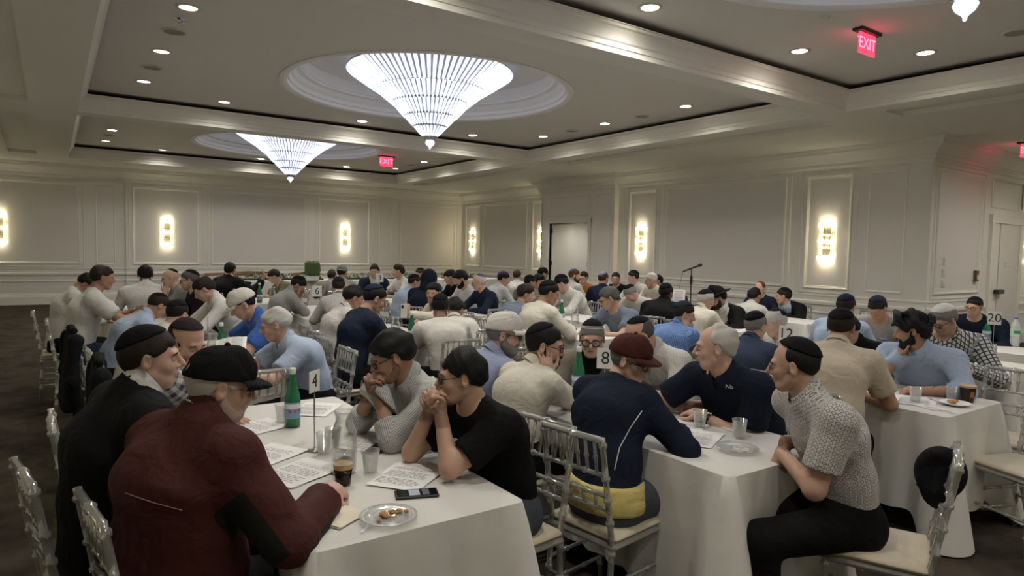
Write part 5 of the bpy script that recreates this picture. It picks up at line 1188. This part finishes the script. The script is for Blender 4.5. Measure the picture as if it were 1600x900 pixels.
# ---- table 4
CUPH = np.array(DRINK4)
who(13, 345, 603, 2.36, 22, 'maroon jacket and black cap, holding a dark drink at table 4', 'fair', 'white', 'fringe', hat='cap', hatc='black', col='white', jacket='maroon', hip=(.31,2.26,0), hr=5, hp=14, glasses='wire', beard='white-', wide=1.06, belly=.015, size=1.04, trouser='black', chairyaw=8,
    hands={1: (at_z(510,775,.81), at_z(548,752,.80)-at_z(510,775,.81), (-.30,-.70,.55), (-.2,-.8,-.6), .55), 0: (np.array([.60,2.42,.62]), (.5,-.6,-.1), (.3,.2,.9), (0,.5,-.8), .62)})
who(11, 236, 560, 2.72, 10, 'black suit with open white collar, talking at the left of table 4', 'fair', 'dark', 'short', hat='bigkippah', hatc='black', col='white', jacket='black', hip=(.14,2.72,0), hr=-8, hp=2, wide=1.02, size=1.03, pose='table')
who(12, 292, 535, 3.5, 0, 'blue plaid shirt with plum skullcap, chin on hand behind the black suit', 'light', 'dark', 'fringe', hat='capkippah', hatc='plum', col='lgrey', pat='plaid', col2=(.05,.06,.10), pose='cheekR', hr=-52, hp=22, lean=.30, psc=.8)
who(28, 613, 556, 3.15, 186, 'grey striped shirt and glasses, hands folded at his mouth', 'tan', 'black', 'thick', col='lgrey', pat='stripe', col2=(.25,.26,.26), psc=.75, sleeve='roll', pose='clasp', hr=192, hp=24, glasses='black', beard='black-', hip=(1.58,2.86,0), size=.98)
who(47, 722, 588, 2.72, 186, 'black t-shirt and dark glasses, hands folded on table 4', 'light', 'black', 'thick', top='tee', col='black', sleeve='short', pose='clasp', hr=186, hp=6, glasses='black', hip=(1.60,2.30,0), size=.93, trouser='denim')
# ---- table 8
who(48, 985, 562, 3.3, 8, 'navy track jacket and dark red cap at table 8', 'fair', 'grey', 'fringe', hat='cap', hatc='maroon', top='sweater', col='dnavy', hip=(2.04,2.16,0), hr=-22, hp=16, glasses='black', wide=1.02, trouser='denim', pose='table', size=.97, hem=.055, under='yellow')
who(45, 852, 540, 3.75, 0, 'cream shirt, dark beard and glasses, cheek on hand', 'light', 'black', 'short', hat='kippah', hatc='black', col='cream', pose='cheekR', hr=-8, hp=10, glasses='black', beard='dark', hip=(2.02,2.85,0), size=1.0)
who(44, 788, 522, 4.15, 0, 'periwinkle shirt and white cap with grey beard', 'fair', 'grey', 'fringe', hat='cap', hatc='offwhite', col='periw', hr=-4, hp=8, glasses='black', beard='grey', hip=(2.06,3.42,0), wide=1.05, size=1.05, pose='table')
who(46, 925, 528, 4.4, 262, 'taupe jacket over black, with big round glasses', 'light', 'grey', 'buzz', hat='capkippah', hatc='black', col='black', jacket='taupe', hr=266, hp=14, glasses='round', beard='white-', lean=.28, pose='table', size=1.0)
who(51, 1000, 524, 4.4, 185, 'white pinstripe shirt, bald and bending over table 8', 'light', 'pepper', 'fringe', hat='kippah', hatc='black', col='lgrey', pat='stripe', col2=(.62,.60,.57), hr=200, hp=42, lean=.36, pose='table', wide=1.1)
who(60, 1118, 543, 3.62, 184, 'black polo shirt with white hair, speaking across table 8', 'fair', 'white', 'recede', top='polo', col='dnavy', sleeve='short', hr=186, hp=6, hip=(3.29,2.26,0), wide=1.08, size=1.02, belly=.02,
    hands={0: (at_z(1098,650,.80), at_z(1052,634,.81)-at_z(1098,650,.80), (-.1,-.3,.9), (.3,-.4,-1), .55), 1: (at_z(1096,634,.80), at_z(1058,634,.81)-at_z(1096,634,.80), (0,.2,.9), (.3,.35,-1), .55)})
who(61, 1240, 571, 3.08, 150, 'patterned white and grey shirt, elbows on table 8', 'light', 'black', 'recede', hat='bigkippah', hatc='black', col='lgrey', pat='dots', col2=(.17,.16,.15), sleeve='short', hr=176, hp=8, glasses='wire', hip=(2.79,1.45,0), wide=1.05, size=1.0, psc=.75, chairyaw=113,
    hands={0: (at_z(1222,708,.80), (.1,.2,-.9), (-.6,-.6,.2), (-.4,-.5,-.6), .5), 1: (at_z(1228,690,.82), (-.2,.1,-.9), (.6,-.6,.2), (.3,-.8,-.5), .5)}, seatxy=(2.84,1.34))
# ---- table 12
who(63, 1314, 512, 4.62, 14, 'beige polo shirt seen from behind at table 12', 'tan', 'dark', 'short', hat='bigkippah', hatc='black', top='polo', col='beige', sleeve='short', hr=78, hp=16, hip=(3.74,2.14,0), wide=1.12, belly=.02, size=1.02, pose='table')
who(65, 1424, 517, 5.3, 186, 'light blue shirt with bushy dark hair and black beard, chin on fist', 'tan', 'black', 'bushy', col='sky', sleeve='roll', hat='kippah', hatc='black', pose='chinR', hr=186, hp=14, beard='black', hip=(5.25,2.16,0), wide=1.08, size=1.08)
who(58, 1181, 510, 5.2, 4, 'navy dotted shirt and black skullcap over grey hair', 'fair', 'grey', 'short', hat='bigkippah', hatc='black', col='navy', pat='dots', col2=(.10,.12,.2), psc=.5, hr=50, hp=12, lean=.26, size=.92, wide=1.1)
who(59, 1211, 505, 6.0, 184, 'pale striped shirt with curly white hair, beside the number 12 card', 'fair', 'white', 'curly', col='lgrey', pat='stripe', col2=(.45,.40,.48), hr=205, hp=16, lean=.24, size=.98, hat='kippah', hatc='black')
who('blk', 1322, 514, 5.85, 184, 'black shirt, mostly hidden behind the beige polo shirt', 'light', 'black', 'short', col='black', hr=200, hp=30, lean=.30)
# ---- tables at the far right
who(62, 1322, 480, 6.9, 4, 'light blue shirt and navy skullcap, back turned at the right', 'light', 'dark', 'short', hat='bigkippah', hatc='dnavy', col='sky', hr=70, hp=14, size=1.05)
who(64, 1371, 482, 7.7, 186, 'grey t-shirt and dark blue cap, looking down at the right', 'tan', 'dark', 'short', hat='bigkippah', hatc='navy', top='tee', col='grey', sleeve='short', hr=245, hp=36, lean=.32, size=1.12)
who(66, 1475, 500, 6.2, 215, 'black and white checked shirt and white skullcap', 'light', 'grey', 'short', hat='capkippah', hatc='white', col='white', pat='check', col2=(.05,.06,.07), psc=1.35, hr=228, hp=30, glasses='black', lean=.18, pose='read', wide=1.12, size=1.13, belly=.02)
who(67, 1522, 480, 8.75, 190, 'dark navy sweater and glasses behind the number 20 card', 'light', 'black', 'buzz', hat='capkippah', hatc='black', top='sweater', col='dnavy', hr=246, hp=8, glasses='black', beard='pepper-', lean=.30, wide=1.15, size=1.1)
# ---- left row
who(14, 430, 507, 4.95, 180, 'blue polo shirt with white hair, reading beyond table 4', 'fair', 'white', 'short', top='polo', col='sky', sleeve='short', hr=182, hp=18, lean=.30, pose='far', wide=1.05)
who(10, 380, 476, 5.95, 182, 'royal blue shirt and white baseball cap', 'light', 'black', 'short', hat='cap', hatc='offwhite', top='polo', col='royal', sleeve='short', hr=186, hp=34, lean=.34, pose='far', size=1.1)
who(9, 277, 492, 5.6, 4, 'cream sweater and black skullcap, hunched over on the left', 'light', 'black', 'short', hat='bigkippah', hatc='black', top='sweater', col='cream', hr=50, hp=26, lean=.36, size=.95, wide=1.1)
who(8, 247, 478, 6.5, 4, 'periwinkle blue shirt, balding with a dark skullcap, hunched over', 'tan', 'dark', 'buzz', hat='kippah', hatc='black', col='sky', hr=20, hp=40, lean=.38, wide=1.1)
who(1, 160, 434, 7.7, 0, 'white t-shirt with dark hair, profile at the far left', 'tan', 'dark', 'short', top='tee', col='white', sleeve='short', hr=4, hp=8, lean=.20, pose='fists', size=1.12, trouser='navy')
who(2, 135, 443, 8.6, 0, 'white sweater bending behind the white t-shirt at far left', 'tan', 'black', 'short', top='sweater', col='white', hr=-10, hp=50, lean=.25)
who(7, 319, 452, 7.3, 182, 'white shirt with dark hair, looking down beside the black sweater', 'fair', 'dark', 'short', col='white', hr=184, hp=36, lean=.34, pose='far', size=1.05)
who(5, 296, 438, 8.25, 182, 'black sweater with grey hair and red glasses', 'light', 'pepper', 'short', hat='kippah', hatc='black', top='sweater', col='black', hr=180, hp=10, glasses='black', beard='pepper-', lean=.26)
who(4, 266, 434, 9.0, 182, 'grey green shirt with shaved head and black skullcap', 'fair', 'brown', 'bald', hat='kippah', hatc='black', top='tee', col='sage', sleeve='short', hr=184, hp=12, glasses='wire', pose='chinL', hip=(1.60,8.8,0))
who(3, 227, 430, 9.5, 90, 'white shirt, back turned near the left wall panel', 'brown', 'black', 'short', col='white', hr=90, hp=10, lean=.20, wide=1.15, size=1.12)
# ---- second row
who(6, 360, 422, 11.5, 40, 'black suit at the back, raising a hand', 'tan', 'black', 'short', col='white', jacket='black', hr=60, hp=0, lean=.16, pose='raise', size=1.06)
who(15, 428, 432, 12.1, 184, 'olive camouflage shirt at the back', 'light', 'dark', 'short', top='tee', col='olive', sleeve='short', hr=186, hp=30, lean=.32, size=1.05)
who(16, 466, 446, 8.9, 0, 'grey jacket, face buried in both hands', 'tan', 'black', 'short', hat='kippah', hatc='black', top='hoodie', col='grey', hr=-12, hp=40, lean=.34, pose='face', trouser='beige')
who(18, 529, 448, 8.3, 86, 'pale striped shirt with dark hair, back turned behind the sign 6', 'light', 'dark', 'short', hat='kippah', hatc='dnavy', col='lgrey', pat='stripe', col2=(.38,.37,.36), psc=1.6, hr=84, hp=18, lean=.22, size=.95)
who(19, 553, 465, 6.8, 0, 'cream shirt with thick black hair, left of the navy sweater', 'tan', 'black', 'short', col='offwhite', hr=10, hp=20, lean=.26, size=1.0, trouser='taupe')
who(20, 586, 467, 5.9, 2, 'navy sweater and wire glasses, hand on chin', 'light', 'black', 'short', hat='kippah', hatc='navy', top='sweater', col='navy', hr=14, hp=24, glasses='wire', lean=.24, pose='chinR', size=1.0)
who(27, 688, 481, 6.0, 84, 'white t-shirt seen from behind, in the middle', 'brown', 'black', 'short', hat='kippah', hatc='black', top='tee', col='offwhite', sleeve='short', hr=80, hp=22, lean=.26, size=.97, wide=1.12)
who(29, 712, 484, 6.75, 100, 'cream shirt beside the white t-shirt seen from behind', 'tan', 'black', 'short', col='offwhite', hr=55, hp=34, lean=.30)
who(26, 677, 458, 7.8, 184, 'cream shirt facing the camera, holding up a phone', 'tan', 'black', 'short', col='cream', hr=250, hp=4, lean=.22, size=1.04, hands={0: (at_d(636,490,7.45), (.0,.2,.95), (-.5,-.7,.1), None, .7)})
who(25, 671, 437, 9.0, 30, 'navy hooded jacket with the hood up', 'light', 'black', 'short', hat='hood', hatc='dnavy', top='hoodie', col='dnavy', hr=60, hp=14, lean=.20, wide=1.1)
who(24, 648, 441, 10.0, 4, 'pale blue shirt and dark skullcap beside the hooded jacket', 'light', 'dark', 'buzz', hat='bigkippah', hatc='black', col='sky', hr=10, hp=16, glasses='black', lean=.30)
who(17, 535, 426, 11.9, 62, 'grey shirt and grey green cap, near the buffet', 'tan', 'dark', 'short', hat='capback', hatc='sage', col='grey', hr=62, hp=8, lean=.2, size=1.05)
who('17b', 519, 431, 13.25, 62, 'dark grey sweater, half hidden by the grey green cap', 'light', 'dark', 'short', top='sweater', col='taupe', hr=60, hp=8, lean=.2)
who(21, 585, 424, 12.4, 262, 'navy suit and white shirt facing the camera at the back', 'light', 'black', 'short', col='white', jacket='navy', hr=262, hp=6, lean=.12, size=1.05)
who(22, 622, 424, 12.1, 184, 'white polo shirt in profile, right of the navy suit', 'light', 'dark', 'short', top='polo', col='white', sleeve='short', hr=184, hp=4, lean=.16, pose='far', size=1.05)
who(23, 656, 428, 13.2, 186, 'grey shirt and black skullcap, far behind the hooded jacket', 'light', 'brown', 'buzz', hat='capkippah', hatc='black', col='grey', hr=210, hp=12, lean=.2)
who(31, 748, 441, 9.5, 184, 'navy shirt with white hair and blue skullcap', 'fair', 'white', 'fringe', hat='kippah', hatc='gblue', col='navy', hr=188, hp=14, glasses='wire', lean=.20, pose='far', size=1.0)
who('30b', 720, 436, 10.15, 184, 'white sweater with black beard, looking down', 'light', 'black', 'short', top='sweater', col='white', hr=196, hp=26, beard='black', lean=.2, size=1.08)
who(30, 703, 433, 10.95, 184, 'black shirt behind the white sweater and black beard', 'light', 'black', 'short', col='black', hr=192, hp=24, lean=.24)
# ---- middle and right rows
who(36, 858, 458, 7.05, 2, 'cream sweater and black skullcap, reading in the middle', 'tan', 'black', 'short', hat='bigkippah', hatc='black', top='sweater', col='cream', hr=12, hp=18, lean=.24, size=1.06, pose='read')
who(35, 822, 460, 7.75, 2, 'slate t-shirt with dark hair, left of the cream sweater', 'light', 'dark', 'short', top='tee', col='slate', sleeve='short', hr=0, hp=12, hip=(4.12,6.2,0), wide=1.12)
who(42, 952, 466, 7.4, 182, 'slate blue t-shirt with grey hair and glasses', 'light', 'pepper', 'short', top='tee', col='slate', sleeve='short', hr=190, hp=24, glasses='black', lean=.32, pose='far', wide=1.1, size=1.05)
who(52, 1069, 491, 6.2, 4, 'blue checked shirt and navy skullcap, cheek on hand', 'light', 'dark', 'short', hat='bigkippah', hatc='navy', col='royal', pat='check', col2=(.22,.34,.55), psc=.6, hr=8, hp=16, lean=.26, pose='cheekR', size=.95, wide=1.08)
who(37, 877, 443, 9.5, 184, 'white shirt with dark hair and black skullcap, bending to read', 'light', 'black', 'short', hat='bigkippah', hatc='black', col='white', hr=186, hp=32, hip=(6.5,7.38,0), size=1.02, pose='far')
who(50, 1041, 458, 8.5, 20, 'black jacket and black skullcap, back turned, behind the sheet', 'brown', 'black', 'short', hat='bigkippah', hatc='black', col='black', jacket='black', hr=55, hp=12, lean=.22, wide=1.12, pose='read')
who('50b', 1064, 474, 9.5, 184, 'black suit half hidden by the white sheet', 'light', 'black', 'short', hat='bigkippah', hatc='black', col='white', jacket='black', hr=200, hp=30, lean=.3)
who(53, 1103, 469, 8.1, 4, 'white shirt and grey cap, leaning to the black hat', 'fair', 'white', 'short', hat='bigkippah', hatc='black', col='cream', hr=30, hp=22, lean=.26, wide=1.1)
who(54, 1122, 466, 8.7, 184, 'black suit and black brimmed hat with beard', 'light', 'black', 'short', hat='fedora', col='white', jacket='black', hr=196, hp=24, glasses='black', beard='dark', lean=.28, size=1.04)
who(55, 1179, 463, 9.8, 4, 'pale grey shirt with dark hair, below the right wall', 'tan', 'black', 'short', col='lgrey', hr=50, hp=14, lean=.2, size=1.0)
who(56, 1187, 452, 10.8, 200, 'navy shirt with reddish hair by the right wall', 'fair', 'red', 'recede', col='navy', hr=240, hp=14, lean=.16)
who(57, 1224, 463, 10.7, 184, 'black jacket and dark skullcap, profile near the right wall', 'light', 'dark', 'short', hat='bigkippah', hatc='black', col='sky', jacket='black', hr=180, hp=6, lean=.28, size=1.1)
who(43, 985, 458, 9.7, 200, 'grey shirt, grey head with black skullcap bowed low', 'light', 'grey', 'short', hat='kippah', hatc='black', col='lgrey', hr=215, hp=52, lean=.34)
who(32, 787, 436, 10.9, 2, 'white and grey shirt with purple skullcap', 'light', 'black', 'short', hat='bigkippah', hatc='purple', col='white', pat='plaid', col2=(.4,.4,.42), psc=.7, hr=-2, hp=18, lean=.24, size=1.0)
who(33, 808, 431, 13.0, 70, 'white shirt with sandy hair, back turned far behind', 'light', 'brown', 'buzz', col='white', hr=70, hp=6, lean=.2)
who('34c', 828, 441, 11.6, 60, 'dark grey shirt, leftmost of the dark heads near the door', 'light', 'black', 'short', hat='bigkippah', hatc='black', col='taupe', hr=20, hp=20, lean=.2)
who('34b', 843, 439, 12.0, 184, 'black t-shirt with hand on face near the door', 'light', 'black', 'short', top='tee', col='black', hr=-10, hp=16, lean=.2, pose='cheekR')
who(34, 848, 428, 13.6, 20, 'black shirt and black cap by the open door', 'light', 'black', 'short', hat='cap', hatc='black', col='black', hr=20, hp=10, lean=.2)
who(38, 898, 431, 11.6, 4, 'peach shirt with beard and blue skullcap by the door', 'fair', 'red', 'buzz', hat='bigkippah', hatc='gblue', col='offwhite', hr=0, hp=6, beard='brown', lean=.2)
who('38b', 912, 434, 13.0, 262, 'orange shirt and glasses by the door', 'fair', 'dark', 'short', col='orange', hr=240, hp=10, glasses='black', lean=.16, size=1.0)
who(39, 943, 436, 11.0, 60, 'navy shirt with a pale skullcap, back turned by the door', 'light', 'brown', 'buzz', hat='kippah', hatc='periw', col='navy', hr=50, hp=10, lean=.2)
who(40, 962, 435, 12.7, 190, 'black shirt facing the camera right of the door', 'light', 'dark', 'buzz', top='tee', col='black', hr=262, hp=10, beard='dark-', lean=.2)
who(41, 989, 433, 12.0, 184, 'white shirt and black skullcap, right of the man in black', 'fair', 'dark', 'short', hat='bigkippah', hatc='black', col='white', hr=190, hp=10, lean=.22)
who(49, 1017, 438, 11.4, 186, 'cream shirt and flat pale cap near the sheet', 'light', 'white', 'short', hat='bigkippah', hatc='white', col='cream', hr=190, hp=14, lean=.22)
who('49b', 1027, 440, 12.4, 190, 'black sweater behind the flat pale cap', 'light', 'black', 'short', top='sweater', col='black', hr=200, hp=14, lean=.2)
print('people', len(PP), 'in', round(_time.time()-_t0, 1), 's', sum(len(o.data.polygons)*2 for o in bpy.data.objects if o.type == 'MESH' and (o.name.startswith('person') or (o.parent and o.parent.name.startswith('person')))))
# ================================================================ THINGS HELD, WORN AND LEFT ON CHAIRS
bpy.context.view_layer.update()
def child_of(root, word):
    for c in root.children:
        if c.name.split('.')[0] == word: return c
    return None
def cast(obj, px, py, off=.002):
    """point of a built surface that lies along a sight line, used to sew details onto clothes"""
    mw = obj.matrix_world; inv = mw.inverted(); o = inv @ Vector((0, 0, HC)); d = (inv.to_3x3() @ Vector(ray(px, py))).normalized()
    ok, loc, nor, _ = obj.ray_cast(o, d)
    return (np.array(loc)+np.array(nor)*off) if ok else None
def piping(root, part, pix, name, m, r=.003, parent=None):
    ob = child_of(root, part); pts = [cast(ob, *q) for q in pix]; pts = [q for q in pts if q is not None]
    if len(pts) >= 2: a = MB(); a.tube(pts, r, n=5); a.build(name, m, ob, smooth=True)
WPIPE = mat('white piping', (.62,.60,.56), rough=.6)
def lerp_path(pts, n=12):
    out = []
    for (x0, y0), (x1, y1) in zip(pts, pts[1:]):
        for i in range(n): out.append((x0+(x1-x0)*i/n, y0+(y1-y0)*i/n))
    return out+[pts[-1]]
piping(PP[13]['root'], 'jacket', lerp_path([(197,770),(240,785),(285,797)]), 'piping', mat('reflective piping', (.30,.20,.18), rough=.4), .0014)
piping(PP[48]['root'], 'sweater', lerp_path([(1003,642),(985,668),(968,700),(960,735)]), 'white_piping', WPIPE, .0026)
piping(PP[48]['root'], 'sweater', lerp_path([(1018,588),(1030,610),(1040,630)]), 'white_piping', WPIPE, .0026)
# chest logo on the dark polo shirt
lg = child_of(PP[60]['root'], 'polo_shirt'); c0 = cast(lg, 1140, 604, .003)
if c0 is not None:
    n_ = -nrm(ray(1140, 604)); u_ = nrm(np.cross([0,0,1.], n_)); w_ = np.cross(n_, u_); r3 = Matrix([[u_[i], w_[i], n_[i]] for i in range(3)])
    t_ = text_mesh('chest_logo', 'NB', .03, WPIPE, lg, (0,0,0), (0,0,0), extrude=.001); t_.rotation_euler = r3.to_euler(); t_.location = Vector(c0+n_*.004)
# watches
def watch(P_, i, name='watch'):
    a, e, w = P_['ARM'][i]; d = nrm(w-e); c = e+(w-e)*.90-P_['base']; u = nrm(np.cross(d, [0,0,1])); v = np.cross(d, u); R = .0325*P_['s']
    q = MB(); vs = [c+d*k*.009+(u*math.cos(t)+v*math.sin(t))*R for k in (-1, 1) for t in np.linspace(0, 2*PI, 19)[:-1]]
    q.add(vs, [(j, (j+1) % 18, 18+(j+1) % 18, 18+j) for j in range(18)]); o = q.build(name, BLACKPL, P_['root'], smooth=True)
    q = MB(); fc = c-v*R if v[2] < 0 else c+v*R; q.lathe([(.017,-.003),(.017,.004),(.013,.006),(.001,.006)], n=12, c=fc, cap=False); q.build('watch_face', CHROME, o, smooth=True)
watch(PP[65], 1); watch(PP[60], 0); watch(PP[14], 1)
# phone and sheets in hands
def held_sheet(center, nrm_dir, up_dir, label, w=.21, h=.28, rows=14):
    n_ = nrm(nrm_dir); u_ = nrm(np.cross(up_dir, n_)); v_ = np.cross(n_, u_)
    t = tag(empty('paper_sheet', center), label, 'paper', 'printed hand-outs')
    a = MB(); vs = [u_*w*(i/4-.5)+v_*h*(j/4-.5)+n_*.012*math.sin(i*.8) for j in range(5) for i in range(5)]
    a.add(vs, [(j*5+i, j*5+i+1, j*5+i+6, j*5+i+5) for j in range(4) for i in range(4)]); sh = a.build('sheet', PAPER, t, smooth=True)
    a = MB()
    for r_ in range(rows):
        for x0, x1 in ((-.40,-.05),(.02,.40)):
            y = .42-r_*.06; b_ = [(x0,y),(x1,y),(x1,y+.018),(x0,y+.018)]; a.add([u_*w*x+v_*h*y_+n_*(.014+.0) for x, y_ in b_], [(0,1,2,3)])
    a.build('print', GREYINK, sh)
held_sheet(at_d(1053, 472, 8.75), (-.78,-.55,.25), (0,0,1), 'white printed sheet held up by the black jacket near the microphone', .27, .32)
held_sheet(at_d(360, 545, 5.15), (-.25,-.35,.9), (.3,.9,.2), 'white printed sheet held over the table by the white-haired reader', .21, .28)
pc = at_d(631, 486, 7.36); t = tag(empty('smartphone', pc, math.radians(-40)), 'phone held up by the cream shirt facing the camera', 'phone')
a = MB(); a.bbox(-.036, .036, -.0045, .0045, -.075, .075, b=.003); a.build('phone_body', mat('silver phone back', (.55,.55,.53), rough=.3), t); a = MB(); a.bbox(-.026, .0, -.007, -.0045, .03, .065, b=.001); a.build('camera_bump', BLACKPL, t)
# ---------------------------------------------------------------- chairs nobody sits on
def free_chair(x, y, yaw, label): return chair(x, y, math.radians(yaw), label)
free_chair(1.0, 4.38, 90, 'empty clear ballroom chair between table 4 and the blue polo shirt')
free_chair(5.28, 1.72, 186, 'empty clear ballroom chair beside the light blue shirt at the right')
free_chair(7.22, 2.55, 4, 'empty clear ballroom chair in front of the green bottle at the far right')
_rc = at_z(1598, 729, .45); free_chair(float(_rc[0]), float(_rc[1]), 160, 'empty clear ballroom chair cut off by the right edge')
free_chair(.50, 4.70, 0, 'empty clear ballroom chair at the left carrying a black jacket')
free_chair(4.70, 7.28, 92, 'empty clear ballroom chair in front of the navy shirt with blue skullcap')
free_chair(4.05, 7.25, 20, 'empty clear ballroom chair left of the hooded jacket')
free_chair(9.35, 4.75, 184, 'empty clear ballroom chair right of the black jacket by the right wall')
free_chair(3.05, 4.42, 92, 'empty clear ballroom chair behind the white cap with grey beard')
free_chair(3.55, 2.72, 184, 'empty clear ballroom chair between the pinstripe and black polo shirts')
free_chair(2.92, 12.55, 270, 'empty clear ballroom chair before the buffet')
# ---------------------------------------------------------------- jackets over chair backs, cap on a chair
BLKCLOTH = fabric('black wool', (.010,.010,.012))
def draped_jacket(x, y, yaw, label, w=.44, drop=.55, top=.93, seed=0):
    yaw = math.radians(yaw); f = np.array([math.cos(yaw), math.sin(yaw), 0]); l = np.array([-f[1], f[0], 0])
    t = tag(empty('jacket', (x, y, 0)), label, 'jacket', 'jackets over chair backs')
    def put(name, c0, prof):
        fd = Field(np.array([-.5,-.5,.2]), np.array([.5,.5,1.05]), .02)
        prof(fd); fd.wave(.008, seed); V, F = fd.mesh(); o = mesh_obj(name, [(V, F)], BLKCLOTH, t)
    bk = -f*.275
    def body(fd):
        for k in np.linspace(-1, 1, 7): fd.cone(bk+l*k*w*.42+np.array([0,0,top-.02-.04*abs(k)]), bk-f*.05+l*k*w*.50+np.array([0,0,top-drop+.05*abs(k)]), .035, .045, .03)
    put('back_panel', None, body)
    for sg in (-1, 1):
        def slv(fd): fd.cone(bk+l*sg*w*.46+np.array([0,0,top-.06]), bk-f*.02+l*sg*w*.58+np.array([0,0,top-.36]), .055, .05, .03); fd.cone(bk-f*.02+l*sg*w*.58+np.array([0,0,top-.36]), bk+f*.02+l*sg*w*.54+np.array([0,0,top-drop-.02]), .05, .042, .03)
        put('sleeve', None, slv)
    def col(fd):
        fd.cone(bk+l*.10+np.array([0,0,top+.01]), bk-l*.10+np.array([0,0,top+.01]), .03, .03, .02)
    put('collar', None, col)
_h8 = PP[8]['P']; draped_jacket(float(_h8[0])+.03, float(_h8[1]), 4, 'black jacket hanging over a chair back at the far left edge', drop=.62, seed=1)
draped_jacket(.50, 4.70, 0, 'black jacket over a chair back behind the black suit', seed=2)
draped_jacket(2.92, 12.55, 270, 'black jacket over an empty chair before the buffet', w=.40, seed=3)
cp = at_z(1468, 722, .80); t = tag(empty('baseball_cap', (2.98, 1.20, .80)), 'black baseball cap hanging on the chair in the right foreground', 'cap')
fd = Field(np.array([-.2,-.2,-.2]), np.array([.2,.2,.2]), .006); FR = [nrm([.88,.35,-.1]), nrm([-.35,.9,.1]), nrm(np.cross(nrm([.88,.35,-.1]), nrm([-.35,.9,.1])))]
fd.ell((.045,-.01,-.03), (.062,.095,.11), FR, .01); fd.ell((-.02,-.02,-.03), (.05,.08,.095), FR, .02, op='d'); V, F = fd.mesh(); mesh_obj('crown', [(V, F)], BLKCLOTH, t)
a = MB(); n = 12; vs = []
for k in (0, 1):
    for i in range(n+1): q = PI*(i/n-.5); r = .085 if k == 0 else .155; vs.append((.03+.02*k, math.sin(q)*.075*(1 if k == 0 else .95), -.10-math.cos(q)*(r-.085)*1.0-.02*math.cos(q)))
m_ = len(vs); vs += [(x+.006, y, z) for x, y, z in vs]
a.add(vs, [(i, i+1, n+2+i, n+1+i) for i in range(n)]+[(m_+i+1, m_+i, m_+n+1+i, m_+n+2+i) for i in range(n)]+[(n+1+i, n+2+i, m_+n+2+i, m_+n+1+i) for i in range(n)]); a.build('visor', BLKCLOTH, t, smooth=True)

# black side panel along the right sleeve of the maroon jacket (a smooth mask woven into the cloth)
_j = child_of(PP[13]['root'], 'jacket'); _co = np.empty(len(_j.data.vertices)*3, np.float32); _j.data.vertices.foreach_get('co', _co); _co = _co.reshape(-1, 3)+PP[13]['base']
_a, _e, _w = PP[13]['ARM'][1]; _sc = np.full(len(_co), -1.0)
for _p, _q, _t0_, _t1_ in ((_a, _e, .32, 1.1), (_e, _w, -.1, .62)):
    _d = _q-_p; _L = np.linalg.norm(_d); _n = _d/_L; _t = (_co-_p)@_n/_L; _r = _co-_p-(_t*_L)[:,None]*_n; _rn = np.linalg.norm(_r, axis=1); _dn = nrm(np.array([.25,-.45,-.85])); _dn = nrm(_dn-_n*float(_dn@_n))
    _sc = np.maximum(_sc, np.minimum.reduce([(_r@_dn)/(_rn+1e-6)-.50, (_t-_t0_)*2.5, (_t1_-_t)*2.5, (.125-_rn)*8]))
_at = _j.data.attributes.new('panel', 'FLOAT', 'POINT'); _at.data.foreach_set('value', _sc.astype(np.float32))
_nt = _j.data.materials[0].node_tree; _an = _nt.nodes.new('ShaderNodeAttribute'); _an.attribute_name = 'panel'; _gt = _nt.nodes.new('ShaderNodeMath'); _gt.operation = 'GREATER_THAN'; _gt.inputs[1].default_value = 0.0
_mx = _nt.nodes.new('ShaderNodeMix'); _mx.data_type = 'RGBA'; _mx.inputs[6].default_value = (*C['maroon'], 1); _mx.inputs[7].default_value = (.010,.009,.009,1)
_nt.links.new(_an.outputs['Fac'], _gt.inputs[0]); _nt.links.new(_gt.outputs[0], _mx.inputs[0]); _nt.links.new(_mx.outputs[2], _nt.nodes['Principled BSDF'].inputs['Base Color'])
